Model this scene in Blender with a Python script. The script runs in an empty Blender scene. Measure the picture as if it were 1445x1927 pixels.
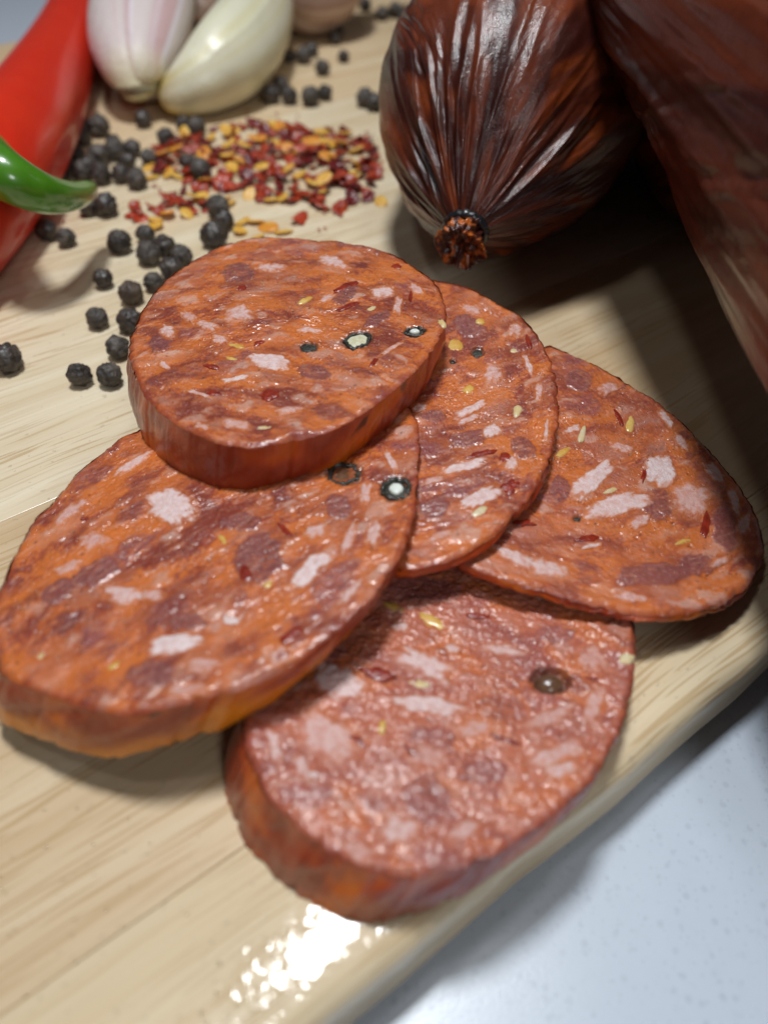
import bpy, math, random
import numpy as np
from mathutils import Vector, Matrix
random.seed(7)
SC = bpy.context.scene
COL = SC.collection
MM = 0.001
# ------------------------------------------------------------------ camera
F = 1446.0; PITCH = math.radians(46); H = 82.5          # photo px focal, tilt, height above board (mm)
cd = bpy.data.cameras.new('camera'); cam = bpy.data.objects.new('camera', cd); COL.objects.link(cam)
cam.location = (0, 0, H * MM); cam.rotation_euler = (math.pi / 2 - PITCH, 0, 0)
cd.sensor_fit = 'VERTICAL'; cd.sensor_height = 36; cd.sensor_width = 27
cd.lens = F / 1927 * 36; cd.clip_start = 0.002; cd.clip_end = 20
cd.dof.use_dof = True; cd.dof.focus_distance = 0.116; cd.dof.aperture_fstop = 13.0
SC.camera = cam
# ------------------------------------------------------------------ light (kitchen downlights over the worktop, plus an added front fill)
W = bpy.data.worlds.new('World'); SC.world = W; W.use_nodes = True
W.node_tree.nodes['Background'].inputs[0].default_value = (0.88, 0.94, 1.0, 1)
W.node_tree.nodes['Background'].inputs[1].default_value = 0.045
def lamp(name, loc, target, size, power, col=(0.93, 0.97, 1.0)):
    l = bpy.data.lights.new(name, 'AREA'); l.shape = 'DISK'; l.size = size * MM; l.energy = power; l.color = col
    o = bpy.data.objects.new(name, l); COL.objects.link(o)
    o.location = Vector(loc) * MM
    o.rotation_euler = (Vector(target) - Vector(loc)).to_track_quat('-Z', 'Y').to_euler()
    return o
lamp('downlight_or_fill', (-38, 176, 600), (0, 90, 0), 95, 3.15)
lamp('downlight_or_fill', (98, 150, 600), (10, 90, 0), 60, 0.2)
lamp('downlight_or_fill', (230, -450, 400), (20, 50, 0), 170, 1.0)  # fill lamp added in front to brighten the board side and worktop
lamp('downlight_or_fill', (-230, 20, 650), (0, 90, 0), 60, 0.3)
SC.view_settings.view_transform = 'Standard'; SC.view_settings.look = 'None'
SC.view_settings.exposure = -0.12; SC.view_settings.gamma = 1.0
SC.render.engine = 'CYCLES'
# ------------------------------------------------------------------ calibration: photo pixel -> point at a known height (mm)
AX = np.array([0, math.cos(PITCH), -math.sin(PITCH)]); UP = np.array([0, math.sin(PITCH), math.cos(PITCH)])
RT = np.array([1.0, 0, 0]); CC = np.array([0, 0, H])
def ray(px):
    px = np.atleast_2d(px).astype(float)
    return AX + ((px[:, 0] - 722.5) / F)[:, None] * RT - ((px[:, 1] - 963.5) / F)[:, None] * UP
def unp(px, z=0.0):
    d = ray(px); t = (z - H) / d[:, 2]; return CC + d * t[:, None]
def unp1(x, y, z=0.0): return unp([(x, y)], z)[0]
def unpl(px, p0, n):
    d = ray(px); t = ((p0 - CC) @ n) / (d @ n); return CC + d * t[:, None]
# ------------------------------------------------------------------ numpy noise
class Noise:
    def __init__(s, seed):
        r = np.random.RandomState(seed); s.p = r.permutation(512); a = r.rand(512) * 2 * np.pi
        s.g = np.c_[np.cos(a), np.sin(a)]
    def h(s, i, j): return s.p[(s.p[i & 511] + j) & 511]
    def __call__(s, x, y):
        xi = np.floor(x).astype(int); yi = np.floor(y).astype(int); fx = x - xi; fy = y - yi
        u = fx**3 * (fx * (fx * 6 - 15) + 10); v = fy**3 * (fy * (fy * 6 - 15) + 10)
        def d(a, b):
            g = s.g[s.h(xi + a, yi + b)]; return g[..., 0] * (fx - a) + g[..., 1] * (fy - b)
        n0 = d(0, 0) * (1 - u) + d(1, 0) * u; n1 = d(0, 1) * (1 - u) + d(1, 1) * u
        return (n0 * (1 - v) + n1 * v) * 1.5
    def fbm(s, x, y, o=4, g=0.5):
        t = 0; a = 1
        for k in range(o): t = t + a * s(x * 2**k + 17.3 * k, y * 2**k - 9.1 * k); a *= g
        return t
def sst(a, b, x):
    t = np.clip((x - a) / (b - a), 0, 1); return t * t * (3 - 2 * t)
def mixc(a, b, t): return a * (1 - t[..., None]) + b * t[..., None]
def L(*c):                                              # sRGB 0-255 -> linear
    c = np.array(c) / 255.0; return np.where(c < 0.04045, c / 12.92, ((c + 0.055) / 1.055)**2.4)
# ------------------------------------------------------------------ object helpers
def mesh_np(name, v, f, cols=None, smooth=True):
    """v (N,3) in mm, f list/array of faces (quads array or list)"""
    me = bpy.data.meshes.new(name)
    v = np.asarray(v, float) * MM
    if isinstance(f, np.ndarray):
        n, k = f.shape
        me.vertices.add(len(v)); me.vertices.foreach_set('co', v.ravel())
        me.loops.add(n * k); me.loops.foreach_set('vertex_index', f.ravel().astype(np.int32))
        me.polygons.add(n); me.polygons.foreach_set('loop_start', np.arange(0, n * k, k, dtype=np.int32))
        me.polygons.foreach_set('loop_total', np.full(n, k, dtype=np.int32))
    else:
        me.from_pydata([tuple(p) for p in v], [], f)
    me.update(calc_edges=True); me.validate()
    if smooth: me.polygons.foreach_set('use_smooth', np.ones(len(me.polygons), dtype=bool))
    if cols is not None:
        a = me.attributes.new('Col', 'FLOAT_COLOR', 'POINT')
        c = np.ones((len(v), 4)); c[:, :3] = np.clip(cols, 0, 1); a.data.foreach_set('color', c.ravel().astype(np.float32))
    return me
def link(name, me, mat=None, parent=None, loc=None):
    o = bpy.data.objects.new(name, me); COL.objects.link(o)
    if me is not None and mat is not None and not me.materials: me.materials.append(mat)
    if parent is not None: o.parent = parent
    if loc is not None: o.location = Vector(loc) * MM
    return o
def tag(o, label=None, cat=None, group=None, kind=None):
    for k, v in (('label', label), ('category', cat), ('group', group), ('kind', kind)):
        if v: o[k] = v
    return o
def grid_faces(nu, nv, wrap_u=True):
    i = np.arange(nu if wrap_u else nu - 1); j = np.arange(nv - 1)
    I, J = np.meshgrid(i, j, indexing='ij'); I2 = (I + 1) % nu
    return np.stack([I * nv + J, I2 * nv + J, I2 * nv + J + 1, I * nv + J + 1], -1).reshape(-1, 4)
# ------------------------------------------------------------------ material helpers
class MT:
    def __init__(s, name):
        s.m = bpy.data.materials.new(name); s.m.use_nodes = True; s.t = s.m.node_tree
        s.b = s.t.nodes['Principled BSDF']; s.tc = None
    def n(s, ty, **kw):
        nd = s.t.nodes.new(ty)
        for k, v in kw.items():
            if k.startswith('_'): setattr(nd, k[1:], v)
            else:
                key = int(k[1:]) if k[0] == 'i' and k[1:].isdigit() else k.replace('_', ' ')
                s.set(nd.inputs[key], v)
        return nd
    def set(s, inp, v):
        if isinstance(v, bpy.types.NodeSocket): s.t.links.new(v, inp)
        else: inp.default_value = v
    def co(s, scale=(1000, 1000, 1000), rot=(0, 0, 0), loc=(0, 0, 0)):
        if s.tc is None: s.tc = s.t.nodes.new('ShaderNodeTexCoord')
        mp = s.t.nodes.new('ShaderNodeMapping'); s.t.links.new(s.tc.outputs['Object'], mp.inputs[0])
        mp.inputs['Scale'].default_value = scale; mp.inputs['Rotation'].default_value = rot; mp.inputs['Location'].default_value = loc
        return mp.outputs[0]
    def noise(s, vec, scale, detail=3, rough=0.5, dist=0.0, out=0):
        return s.n('ShaderNodeTexNoise', Vector=vec, Scale=scale, Detail=detail, Roughness=rough, Distortion=dist).outputs[out]
    def ramp(s, fac, stops, interp='LINEAR'):
        r = s.t.nodes.new('ShaderNodeValToRGB'); s.t.links.new(fac, r.inputs[0]); r.color_ramp.interpolation = interp
        e = r.color_ramp.elements
        while len(e) < len(stops): e.new(0.5)
        for k, (p, c) in enumerate(stops):
            e[k].position = p
            e[k].color = (c, c, c, 1) if isinstance(c, (int, float)) else tuple(c)[:3] + (1,)
        return r.outputs[0]
    def mix(s, a, b, fac, mode='MIX'):
        m = s.t.nodes.new('ShaderNodeMix'); m.data_type = 'RGBA'; m.blend_type = mode
        for i, v in ((0, fac), (6, a), (7, b)):
            if isinstance(v, bpy.types.NodeSocket): s.t.links.new(v, m.inputs[i])
            elif i == 0: m.inputs[0].default_value = v
            else: m.inputs[i].default_value = tuple(v)[:3] + (1,)
        return m.outputs[2]
    def math(s, op, a, b=0.0):
        m = s.t.nodes.new('ShaderNodeMath'); m.operation = op; s.set(m.inputs[0], a); s.set(m.inputs[1], b); return m.outputs[0]
    def attr(s, name='Col'):
        a = s.t.nodes.new('ShaderNodeAttribute'); a.attribute_name = name; return a.outputs['Color']
    def bump(s, h, dist, strength=1.0, normal=None):
        b = s.n('ShaderNodeBump', Height=h, Distance=dist, Strength=strength)
        if normal is not None: s.set(b.inputs['Normal'], normal)
        return b.outputs[0]
    def p(s, **kw):
        for k, v in kw.items():
            inp = s.b.inputs[k.replace('_', ' ')]
            if not isinstance(v, bpy.types.NodeSocket) and inp.type == 'RGBA': v = tuple(v)[:3] + (1,)
            s.set(inp, v)
        return s.m
# ================================================================== MATERIALS
def mat_wood():
    M = MT('board_wood')
    g = M.co()                                                    # object x runs along the grain, mm
    def st(loc, sx, sy): return M.n('ShaderNodeMapping', Vector=g, Scale=(sx, sy, sy), Location=loc).outputs[0]
    wav = M.noise(st((0, 0, 0), 0.012, 0.02), 1.0, 2)
    wv = M.n('ShaderNodeVectorMath', _operation='MULTIPLY_ADD', i0=M.n('ShaderNodeCombineXYZ', Y=wav).outputs[0], i1=(0, 10, 0), i2=g).outputs[0]
    def sw(loc, sx, sy): return M.n('ShaderNodeMapping', Vector=wv, Scale=(sx, sy, sy), Location=loc).outputs[0]
    oi = M.n('ShaderNodeObjectInfo').outputs['Color']
    bands = M.noise(sw((3, 1, 0), 0.004, 0.16), 1.0, 4, 0.6)
    c = M.mix((0.70, 0.55, 0.36), (0.81, 0.70, 0.52), M.ramp(bands, [(0.35, 0.0), (0.66, 1.0)]))
    c = M.mix(c, oi, 1.0, 'MULTIPLY')
    fine = M.noise(sw((7, 2, 0), 0.03, 1.6), 1.0, 3, 0.6)
    c = M.mix(c, (0.50, 0.34, 0.18), M.math('MULTIPLY', M.ramp(fine, [(0.52, 0.0), (0.75, 1.0)]), 0.17))
    # pores: short tan dashes in patches
    pores = M.ramp(M.noise(sw((1, 9, 0), 0.075, 1.9), 1.0, 1, 0.4), [(0.57, 0.0), (0.63, 1.0)])
    patch = M.ramp(M.noise(st((5, 5, 0), 0.02, 0.06), 1.0, 2), [(0.36, 0.0), (0.56, 1.0)])
    c = M.mix(c, (0.46, 0.28, 0.11), M.math('MULTIPLY', M.math('MULTIPLY', pores, patch), 0.55))
    dots = M.ramp(M.noise(st((0, 3, 0), 0.9, 1.3), 1.0, 1), [(0.72, 0.0), (0.76, 1.0)])
    c = M.mix(c, (0.30, 0.25, 0.18), M.math('MULTIPLY', dots, 0.35))
    # oily, damp area along the near edge: darker wood, beaded film
    oil = M.ramp(M.noise(st((2, 6, 0), 0.03, 0.05), 1.0, 3, 0.6), [(0.44, 0.0), (0.56, 1.0)])
    bead = M.noise(st((4, 4, 0), 0.55, 0.55), 1.0, 2, 0.5)
    bead2 = M.noise(st((4, 8, 0), 0.16, 0.20), 1.0, 2, 0.5, 0.6)
    hb = M.math('ADD', M.math('MULTIPLY', M.ramp(bead, [(0.45, 0.0), (0.7, 1.0)]), 0.5), bead2)
    sp = M.n('ShaderNodeVectorMath', _operation='DISTANCE', i0=g, i1=(9.5, 20.5, 12.5)).outputs['Value']
    wetm = M.ramp(M.math('MULTIPLY', M.math('ADD', sp, M.math('MULTIPLY', M.noise(g, 0.25, 3), 9.0)), 0.04), [(0.55, 1.0), (0.8, 0.0)])   # puddle of oil by the slice
    cn = M.bump(M.math('MULTIPLY', hb, M.math('ADD', M.math('MULTIPLY', wetm, 0.9), 0.1)), 0.00014, 0.5)
    bn = M.bump(M.math('ADD', fine, M.math('MULTIPLY', pores, -0.6)), 0.00012, 0.5)
    return M.p(Base_Color=c, Roughness=0.55, Normal=bn, Coat_Weight=M.ramp(wetm, [(0, 0.45), (1, 1.0)]), Coat_Roughness=M.ramp(wetm, [(0, 0.2), (1, 0.09)]), Coat_Normal=cn, Specular_IOR_Level=0.3)
def mat_counter():
    M = MT('white_quartz'); g = M.co()
    v = M.n('ShaderNodeTexVoronoi', Vector=g, Scale=0.8)
    big = M.ramp(v.outputs['Distance'], [(0.25, 1.0), (0.40, 0.0)])
    sel = M.ramp(M.n('ShaderNodeSeparateColor', Color=v.outputs['Color']).outputs[0], [(0.55, 0.0), (0.85, 1.0)])
    v2 = M.n('ShaderNodeTexVoronoi', Vector=g, Scale=1.6)
    sm = M.ramp(v2.outputs['Distance'], [(0.15, 1.0), (0.32, 0.0)])
    sel2 = M.ramp(M.n('ShaderNodeSeparateColor', Color=v2.outputs['Color']).outputs[1], [(0.5, 0.0), (0.8, 1.0)])
    c = M.mix((0.56, 0.62, 0.71), (0.53, 0.59, 0.675), M.noise(g, 0.4, 4, 0.6))
    c = M.mix(c, (0.36, 0.41, 0.49), M.math('MULTIPLY', M.math('MULTIPLY', big, sel), 0.35))
    c = M.mix(c, (0.36, 0.41, 0.49), M.math('MULTIPLY', M.math('MULTIPLY', sm, sel2), 0.5))
    v3 = M.n('ShaderNodeTexVoronoi', Vector=g, Scale=0.07)
    spk = M.ramp(v3.outputs['Distance'], [(0.015, 1.0), (0.03, 0.0)])
    c = M.mix(c, (0.05, 0.045, 0.04), M.math('MULTIPLY', spk, 0.8))
    bn = M.bump(M.noise(g, 2.5, 3), 0.00004, 0.5)
    return M.p(Base_Color=c, Roughness=0.26, Normal=bn, Specular_IOR_Level=0.5)
def mat_meat(name, rough=1.0):
    M = MT(name); g = M.co(); c = M.attr()
    f = M.noise(g, 1.1, 4, 0.6)
    c = M.mix(c, M.mix(c, (0.36, 0.09, 0.02), 0.4), M.ramp(f, [(0.48, 0.0), (0.72, 0.5)]))
    h = M.math('ADD', M.noise(g, 0.8, 4, 0.55), M.math('MULTIPLY', M.noise(g, 3.5, 2, 0.6), 0.22))
    vg = M.n('ShaderNodeTexVoronoi', Vector=g, Scale=2.6)                       # scattered fat grains and moisture beads
    sg = M.ramp(M.n('ShaderNodeSeparateColor', Color=vg.outputs['Color']).outputs[0], [(0.6, 0.0), (0.9, 1.0)])
    gr = M.math('MULTIPLY', M.ramp(vg.outputs['Distance'], [(0.05, 1.0), (0.42, 0.0)]), sg)
    h = M.math('ADD', h, M.math('MULTIPLY', gr, 0.8))
    bn = M.bump(h, 0.00022 * rough, 0.7)
    wet = M.ramp(M.noise(g, 0.35, 3), [(0.35, 0.26), (0.65, 0.12)])
    return M.p(Base_Color=c, Roughness=0.5, Normal=bn, Coat_Weight=1.0, Coat_Roughness=wet, Coat_Normal=bn,
               Subsurface_Weight=0.18, Subsurface_Radius=(1.0, 0.35, 0.2), Subsurface_Scale=0.0011, Specular_IOR_Level=0.45)
def mat_fat():
    M = MT('pork_fat'); g = M.co(); c = M.attr()
    c = M.mix(c, M.mix(c, (0.60, 0.30, 0.25), 0.5), M.ramp(M.noise(g, 1.3, 4, 0.65), [(0.5, 0.0), (0.75, 0.6)]))
    bn = M.bump(M.noise(g, 2.2, 4, 0.65), 0.0003, 0.7)
    return M.p(Base_Color=c, Roughness=0.45, Normal=bn, Coat_Weight=0.4, Coat_Roughness=0.22, Coat_Normal=bn,
               Subsurface_Weight=0.3, Subsurface_Radius=(1.0, 0.6, 0.5), Subsurface_Scale=0.0012)
def mat_casing(name, streak=0.35, rough=0.30, coat=0.6, bumpd=0.0003, dark=0.6, sss=0.12):
    M = MT(name); g = M.co(); c = M.attr()
    c = M.mix(c, M.mix(c, (0.03, 0.008, 0.004), 0.6), M.ramp(M.noise(g, 0.55, 5, 0.65), [(0.5, 0.0), (0.75, dark)]))
    h = M.math('ADD', M.noise(g, streak, 4, 0.6), M.math('MULTIPLY', M.noise(g, 3.0, 3, 0.65), 0.35))
    bn = M.bump(h, bumpd, 0.7)
    return M.p(Base_Color=c, Roughness=rough, Normal=bn, Coat_Weight=coat, Coat_Roughness=0.12, Coat_Normal=bn,
               Subsurface_Weight=sss, Subsurface_Radius=(1.0, 0.35, 0.08), Subsurface_Scale=0.002, Specular_IOR_Level=0.3)
def mat_plain(name, col, rough=0.5, coat=0.0, coatr=0.1, sss=0.0, var=None, vs=1.0, bd=0.0, bs=1.5, rad=(1, .5, .3)):
    M = MT(name); g = M.co(); c = tuple(col)
    if var is not None: c = M.mix(col, var, M.ramp(M.noise(g, vs, 4, 0.6), [(0.38, 0.0), (0.64, 1.0)]))
    kw = dict(Base_Color=c, Roughness=rough, Coat_Weight=coat, Coat_Roughness=coatr)
    if sss: kw.update(Subsurface_Weight=sss, Subsurface_Radius=rad, Subsurface_Scale=0.0015)
    if bd: kw.update(Normal=M.bump(M.noise(g, bs, 4, 0.6), bd, 0.8))
    return M.p(**kw)
def mat_attr(name, rough=0.4, coat=0.0, coatr=0.1, sss=0.0, rad=(1, .6, .4), bd=0.0, bs=1.5):
    M = MT(name); g = M.co()
    kw = dict(Base_Color=M.attr(), Roughness=rough, Coat_Weight=coat, Coat_Roughness=coatr)
    if sss: kw.update(Subsurface_Weight=sss, Subsurface_Radius=rad, Subsurface_Scale=0.002)
    if bd: kw.update(Normal=M.bump(M.noise(g, bs, 4, 0.6), bd, 0.8))
    return M.p(**kw)
WOOD = mat_wood(); QUARTZ = mat_counter()
MEAT = mat_meat('chorizo_meat'); MEATR = mat_meat('chorizo_meat_coarse', 1.25); FAT = mat_fat()
CASING = mat_casing('slice_casing', 0.5, 0.28, 0.5, 0.0003, 0.2, 0.3); SKIN = mat_casing('sausage_skin', 0.3, 0.34, 0.35, 0.00028)
SKING = mat_casing('sausage_skin_glossy', 0.3, 0.28, 0.55, 0.00018)
PEPPER = mat_plain('peppercorn', (0.022, 0.017, 0.015), 0.5, 0.3, 0.3, var=(0.08, 0.06, 0.048), vs=0.5, bd=0.00025, bs=1.8)
PEPPERB = mat_plain('peppercorn_brown', (0.06, 0.04, 0.03), 0.55, 0.2, 0.35, var=(0.12, 0.085, 0.06), vs=0.5, bd=0.00025, bs=1.8)
PEPPERG = mat_plain('peppercorn_grey', (0.04, 0.034, 0.03), 0.6, 0.15, 0.35, var=(0.13, 0.105, 0.085), vs=0.6, bd=0.0003, bs=1.8)
PEPSH = mat_plain('pepper_shell', (0.012, 0.012, 0.010), 0.4, 0.4, 0.2, var=(0.05, 0.05, 0.035), vs=1.2, bd=0.0002, bs=3)
PEPCORE = mat_plain('pepper_core', (0.62, 0.55, 0.33), 0.5, 0.3, 0.2, sss=0.2, var=(0.75, 0.72, 0.55), vs=1.5)
PEPCOREW = mat_plain('pepper_core_white', (0.85, 0.86, 0.80), 0.5, 0.3, 0.2, sss=0.2, var=(0.7, 0.75, 0.65), vs=1.5)
PEPBROWN = mat_plain('pepper_hollow', (0.10, 0.045, 0.022), 0.35, 0.6, 0.15, var=(0.16, 0.08, 0.04), vs=0.8)
SEEDM = mat_plain('chilli_seed', (0.66, 0.34, 0.06), 0.35, 0.5, 0.15, 0.25, var=(0.78, 0.52, 0.16), vs=0.6, rad=(1, .6, .2))
SEEDP = mat_plain('chilli_seed_pale', (0.70, 0.50, 0.22), 0.4, 0.4, 0.2, 0.25, var=(0.72, 0.60, 0.40), vs=0.8, rad=(1, .6, .2))
SEEDY = mat_plain('dry_seed_yellow', (0.74, 0.36, 0.035), 0.45, 0.15, 0.3, 0.2, var=(0.80, 0.50, 0.10), vs=0.5, rad=(1, .6, .2), bd=0.0001)
SEEDO = mat_plain('dry_seed_orange', (0.72, 0.24, 0.02), 0.45, 0.15, 0.3, 0.2, var=(0.78, 0.38, 0.06), vs=0.5, rad=(1, .6, .2), bd=0.0001)
FLK = [mat_plain('flake_red', (0.27, 0.018, 0.008), 0.35, 0.3, 0.25, 0.1, var=(0.46, 0.06, 0.012), vs=0.6, bd=0.0002),
       mat_plain('flake_dark', (0.11, 0.008, 0.009), 0.35, 0.3, 0.25, 0.05, var=(0.20, 0.014, 0.012), vs=0.6, bd=0.0002),
       mat_plain('flake_bright', (0.42, 0.035, 0.012), 0.35, 0.35, 0.2, 0.1, var=(0.52, 0.07, 0.02), vs=0.6, bd=0.0002)]
FLKM = mat_plain('flake_in_meat', (0.20, 0.014, 0.006), 0.3, 0.6, 0.15, 0.15, var=(0.34, 0.03, 0.01), vs=0.9, bd=0.0002)
OILM = MT('oil').p(Base_Color=(0.95, 0.9, 0.8), Roughness=0.03, Transmission_Weight=1.0, IOR=1.4)
# ================================================================== SETTING
def counter():
    n = 2; s = 900
    me = mesh_np('worktop', [(-s, -500, 0), (s, -500, 0), (s, 1300, 0), (-s, 1300, 0), (-s, -500, -30), (s, -500, -30), (s, 1300, -30), (-s, 1300, -30)],
                 [(0, 1, 2, 3), (4, 7, 6, 5), (0, 4, 5, 1), (1, 5, 6, 2), (2, 6, 7, 3), (3, 7, 4, 0)], smooth=False)
    o = link('worktop', me, QUARTZ, loc=(0, 0, -12.5)); tag(o, 'white speckled quartz worktop under the cutting board', None, None, 'structure')
counter()
TH = math.atan2(0.595, 0.803); TD = np.array([math.cos(TH), math.sin(TH)]); ND = np.array([-TD[1], TD[0]])
N0, N1, T0, T1 = 15.3, 338.0, -115.0, 360.0
def board():
    root = link('cutting_board', None, loc=(0, 0, -12.5)); root.rotation_euler = (0, 0, TH)
    tag(root, 'pale wooden cutting board of glued staves with oil spots', 'cutting board')
    cuts = [N0, 33.5, 96, 150, 214, 276, N1]
    tint = [(.94, .90, .82), (.86, .77, .67), (1.03, 1.04, 1.04), (1.0, 1.0, .97), (.95, .87, .77), (.90, .80, .69)]
    for k in range(6):
        a, b = cuts[k] + (0.0 if k == 0 else .03), cuts[k + 1] - (.03 if k < 5 else 0)
        prof = []
        R = 2.6; c = .12
        def corner(y, z, r, a0, n):
            return [(y + r * math.cos(a0 + math.pi / 2 * i / n), z + r * math.sin(a0 + math.pi / 2 * i / n)) for i in range(n + 1)]
        rl = R if k == 0 else c; rr = R if k == 5 else c
        prof += corner(a + rl, rl, rl, math.pi, 10 if k == 0 else 2)
        prof += corner(b - rr, rr, rr, 1.5 * math.pi, 10 if k == 5 else 2)
        prof += corner(b - rr, 12.5 - rr, rr, 0, 10 if k == 5 else 2)
        prof += corner(a + rl, 12.5 - rl, rl, math.pi / 2, 10 if k == 0 else 2)
        n = len(prof); xs = np.linspace(T0, T1, 60); v = []
        for x in xs:
            for (y, z) in prof: v.append((x, y + (.25 * math.sin(x * .09) + .2 * math.sin(x * .23 + 1) if k == 0 and y < a + R else 0), z))
        f = []
        for i in range(len(xs) - 1):
            for j in range(n):
                j2 = (j + 1) % n; f.append((i * n + j, (i + 1) * n + j, (i + 1) * n + j2, i * n + j2))
        f.append(tuple(range(n))); f.append(tuple(reversed([(len(xs) - 1) * n + j for j in range(n)])))
        me = mesh_np('stave', v, f, smooth=False)
        if k in (0, 5):
            for p in me.polygons: p.use_smooth = abs(p.normal.x) < .9
        o = link('stave', me, WOOD, root); o.color = tint[k] + (1,)
board()
# ================================================================== SLICES
def Zm(o, s, l): return [(o[0] + a / s, o[1] + b / s) for a, b in l]
VIEW = {1: ((230, 430), 2.294), 2: ((0, 760), 1.806), 3: ((740, 520), 2.0496), 4: ((740, 520), 2.0496), 5: ((400, 1050), 1.741)}
OUT = {
1: [(30,520),(60,420),(110,320),(200,210),(300,140),(420,75),(560,35),(700,35),(850,50),(910,45),(990,65),(1100,85),(1190,120),(1280,180),(1350,230),(1385,310),(1395,380),(1380,440),(1330,530),(1250,620),(1180,690),(1110,740),(1040,790),(950,850),(830,890),(740,910),(640,930),(540,945),(440,930),(330,890),(240,845),(150,780),(90,710),(60,640),(40,580)],
2: [(0,620),(20,590),(60,490),(120,390),(180,330),(280,220),(360,150),(430,100),(470,95),(1400,20),(1418,60),(1415,200),(1415,300),(1395,400),(1370,480),(1330,560),(1270,650),(1200,710),(1130,780),(1060,840),(980,890),(900,930),(820,965),(760,985),(640,1010),(540,1040),(430,1060),(330,1040),(200,1005),(120,980),(60,950),(0,915)],
3: [(180,15),(270,35),(350,70),(420,115),(480,140),(540,210),(590,290),(615,360),(630,460),(635,540),(620,620),(600,700),(560,790),(510,870),(450,940),(390,995),(320,1045),(250,1085),(180,1110),(100,1130),(40,1135)],
4: [(600,265),(680,295),(770,335),(870,390),(950,440),(1020,480),(1100,550),(1190,640),(1270,730),(1330,800),(1380,880),(1415,960),(1430,1020),(1425,1080),(1400,1140),(1360,1200),(1300,1250),(1200,1285),(1100,1300),(1010,1305),(900,1300),(800,1270),(700,1250),(600,1220),(500,1190),(400,1160),(300,1120),(240,1090)],
5: [(95,590),(120,660),(160,740),(200,800),(250,850),(310,910),(380,960),(450,1000),(520,1030),(600,1050),(700,1040),(780,1015),(845,1005),(872,962),(905,985),(960,950),(1040,890),(1120,840),(1200,770),(1270,690),(1310,610),(1345,530),(1370,440),(1385,360),(1385,270)]}
HID = {1: [], 2: [(330,735),(450,690),(600,685),(710,715),(-12,1180),(-10,1230)],
       3: [(760,520),(690,545),(625,610),(590,700),(590,830),(630,940),(690,1030)],
       4: [(1000,660),(955,720),(925,800),(905,900),(890,1000)],
       5: [(1185,1150),(1130,1080),(1000,1030),(850,1015),(700,1050),(580,1140),(490,1270)]}
# top-face heights (mm) at three photo points, thickness there, sideways lean of the cut
PLN = {1: [(480,840,19.5,8.0),(245,650,17.5,8.5),(838,600,20.0,7.5)], 2: [(235,1345,13.5,7.0),(0,1270,11.5,7.0),(785,900,15.0,2.4)],
       3: [(860,1045,12.4,1.5),(1045,800,12.8,2.6),(840,535,13.5,7.5)], 4: [(900,1070,10.3,1.5),(1200,1150,7.5,1.4),(1040,655,8,7.0)],
       5: [(500,1500,8.2,8.15),(1190,1250,5.6,5.55),(745,1650,8.0,7.95)]}
LEAN = {1: (-1.5, -.2), 2: (-3.6, -1.0), 3: (-2.0, 1.5), 4: (-1.5, 2.5), 5: (-3.0, -1.5)}
FLOW = {1: (8, .010), 2: (-35, .004), 3: (-25, -.006), 4: (-20, -.008), 5: (20, .006)}     # streak direction, curvature
LABEL = {1: 'thick topmost sausage slice resting across two others, pale-cored peppercorns in its face',
 2: 'big sausage slice under the topmost one, with round white fat lump and amber rind',
 3: 'sausage slice wedged between the topmost slice and the slice next to the dark shadow',
 4: 'thin-edged sausage slice with square white fat lumps, lying beside the long whole sausage',
 5: 'rough-cut sausage slice at the rounded board edge with a whole brown peppercorn in it'}
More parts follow.
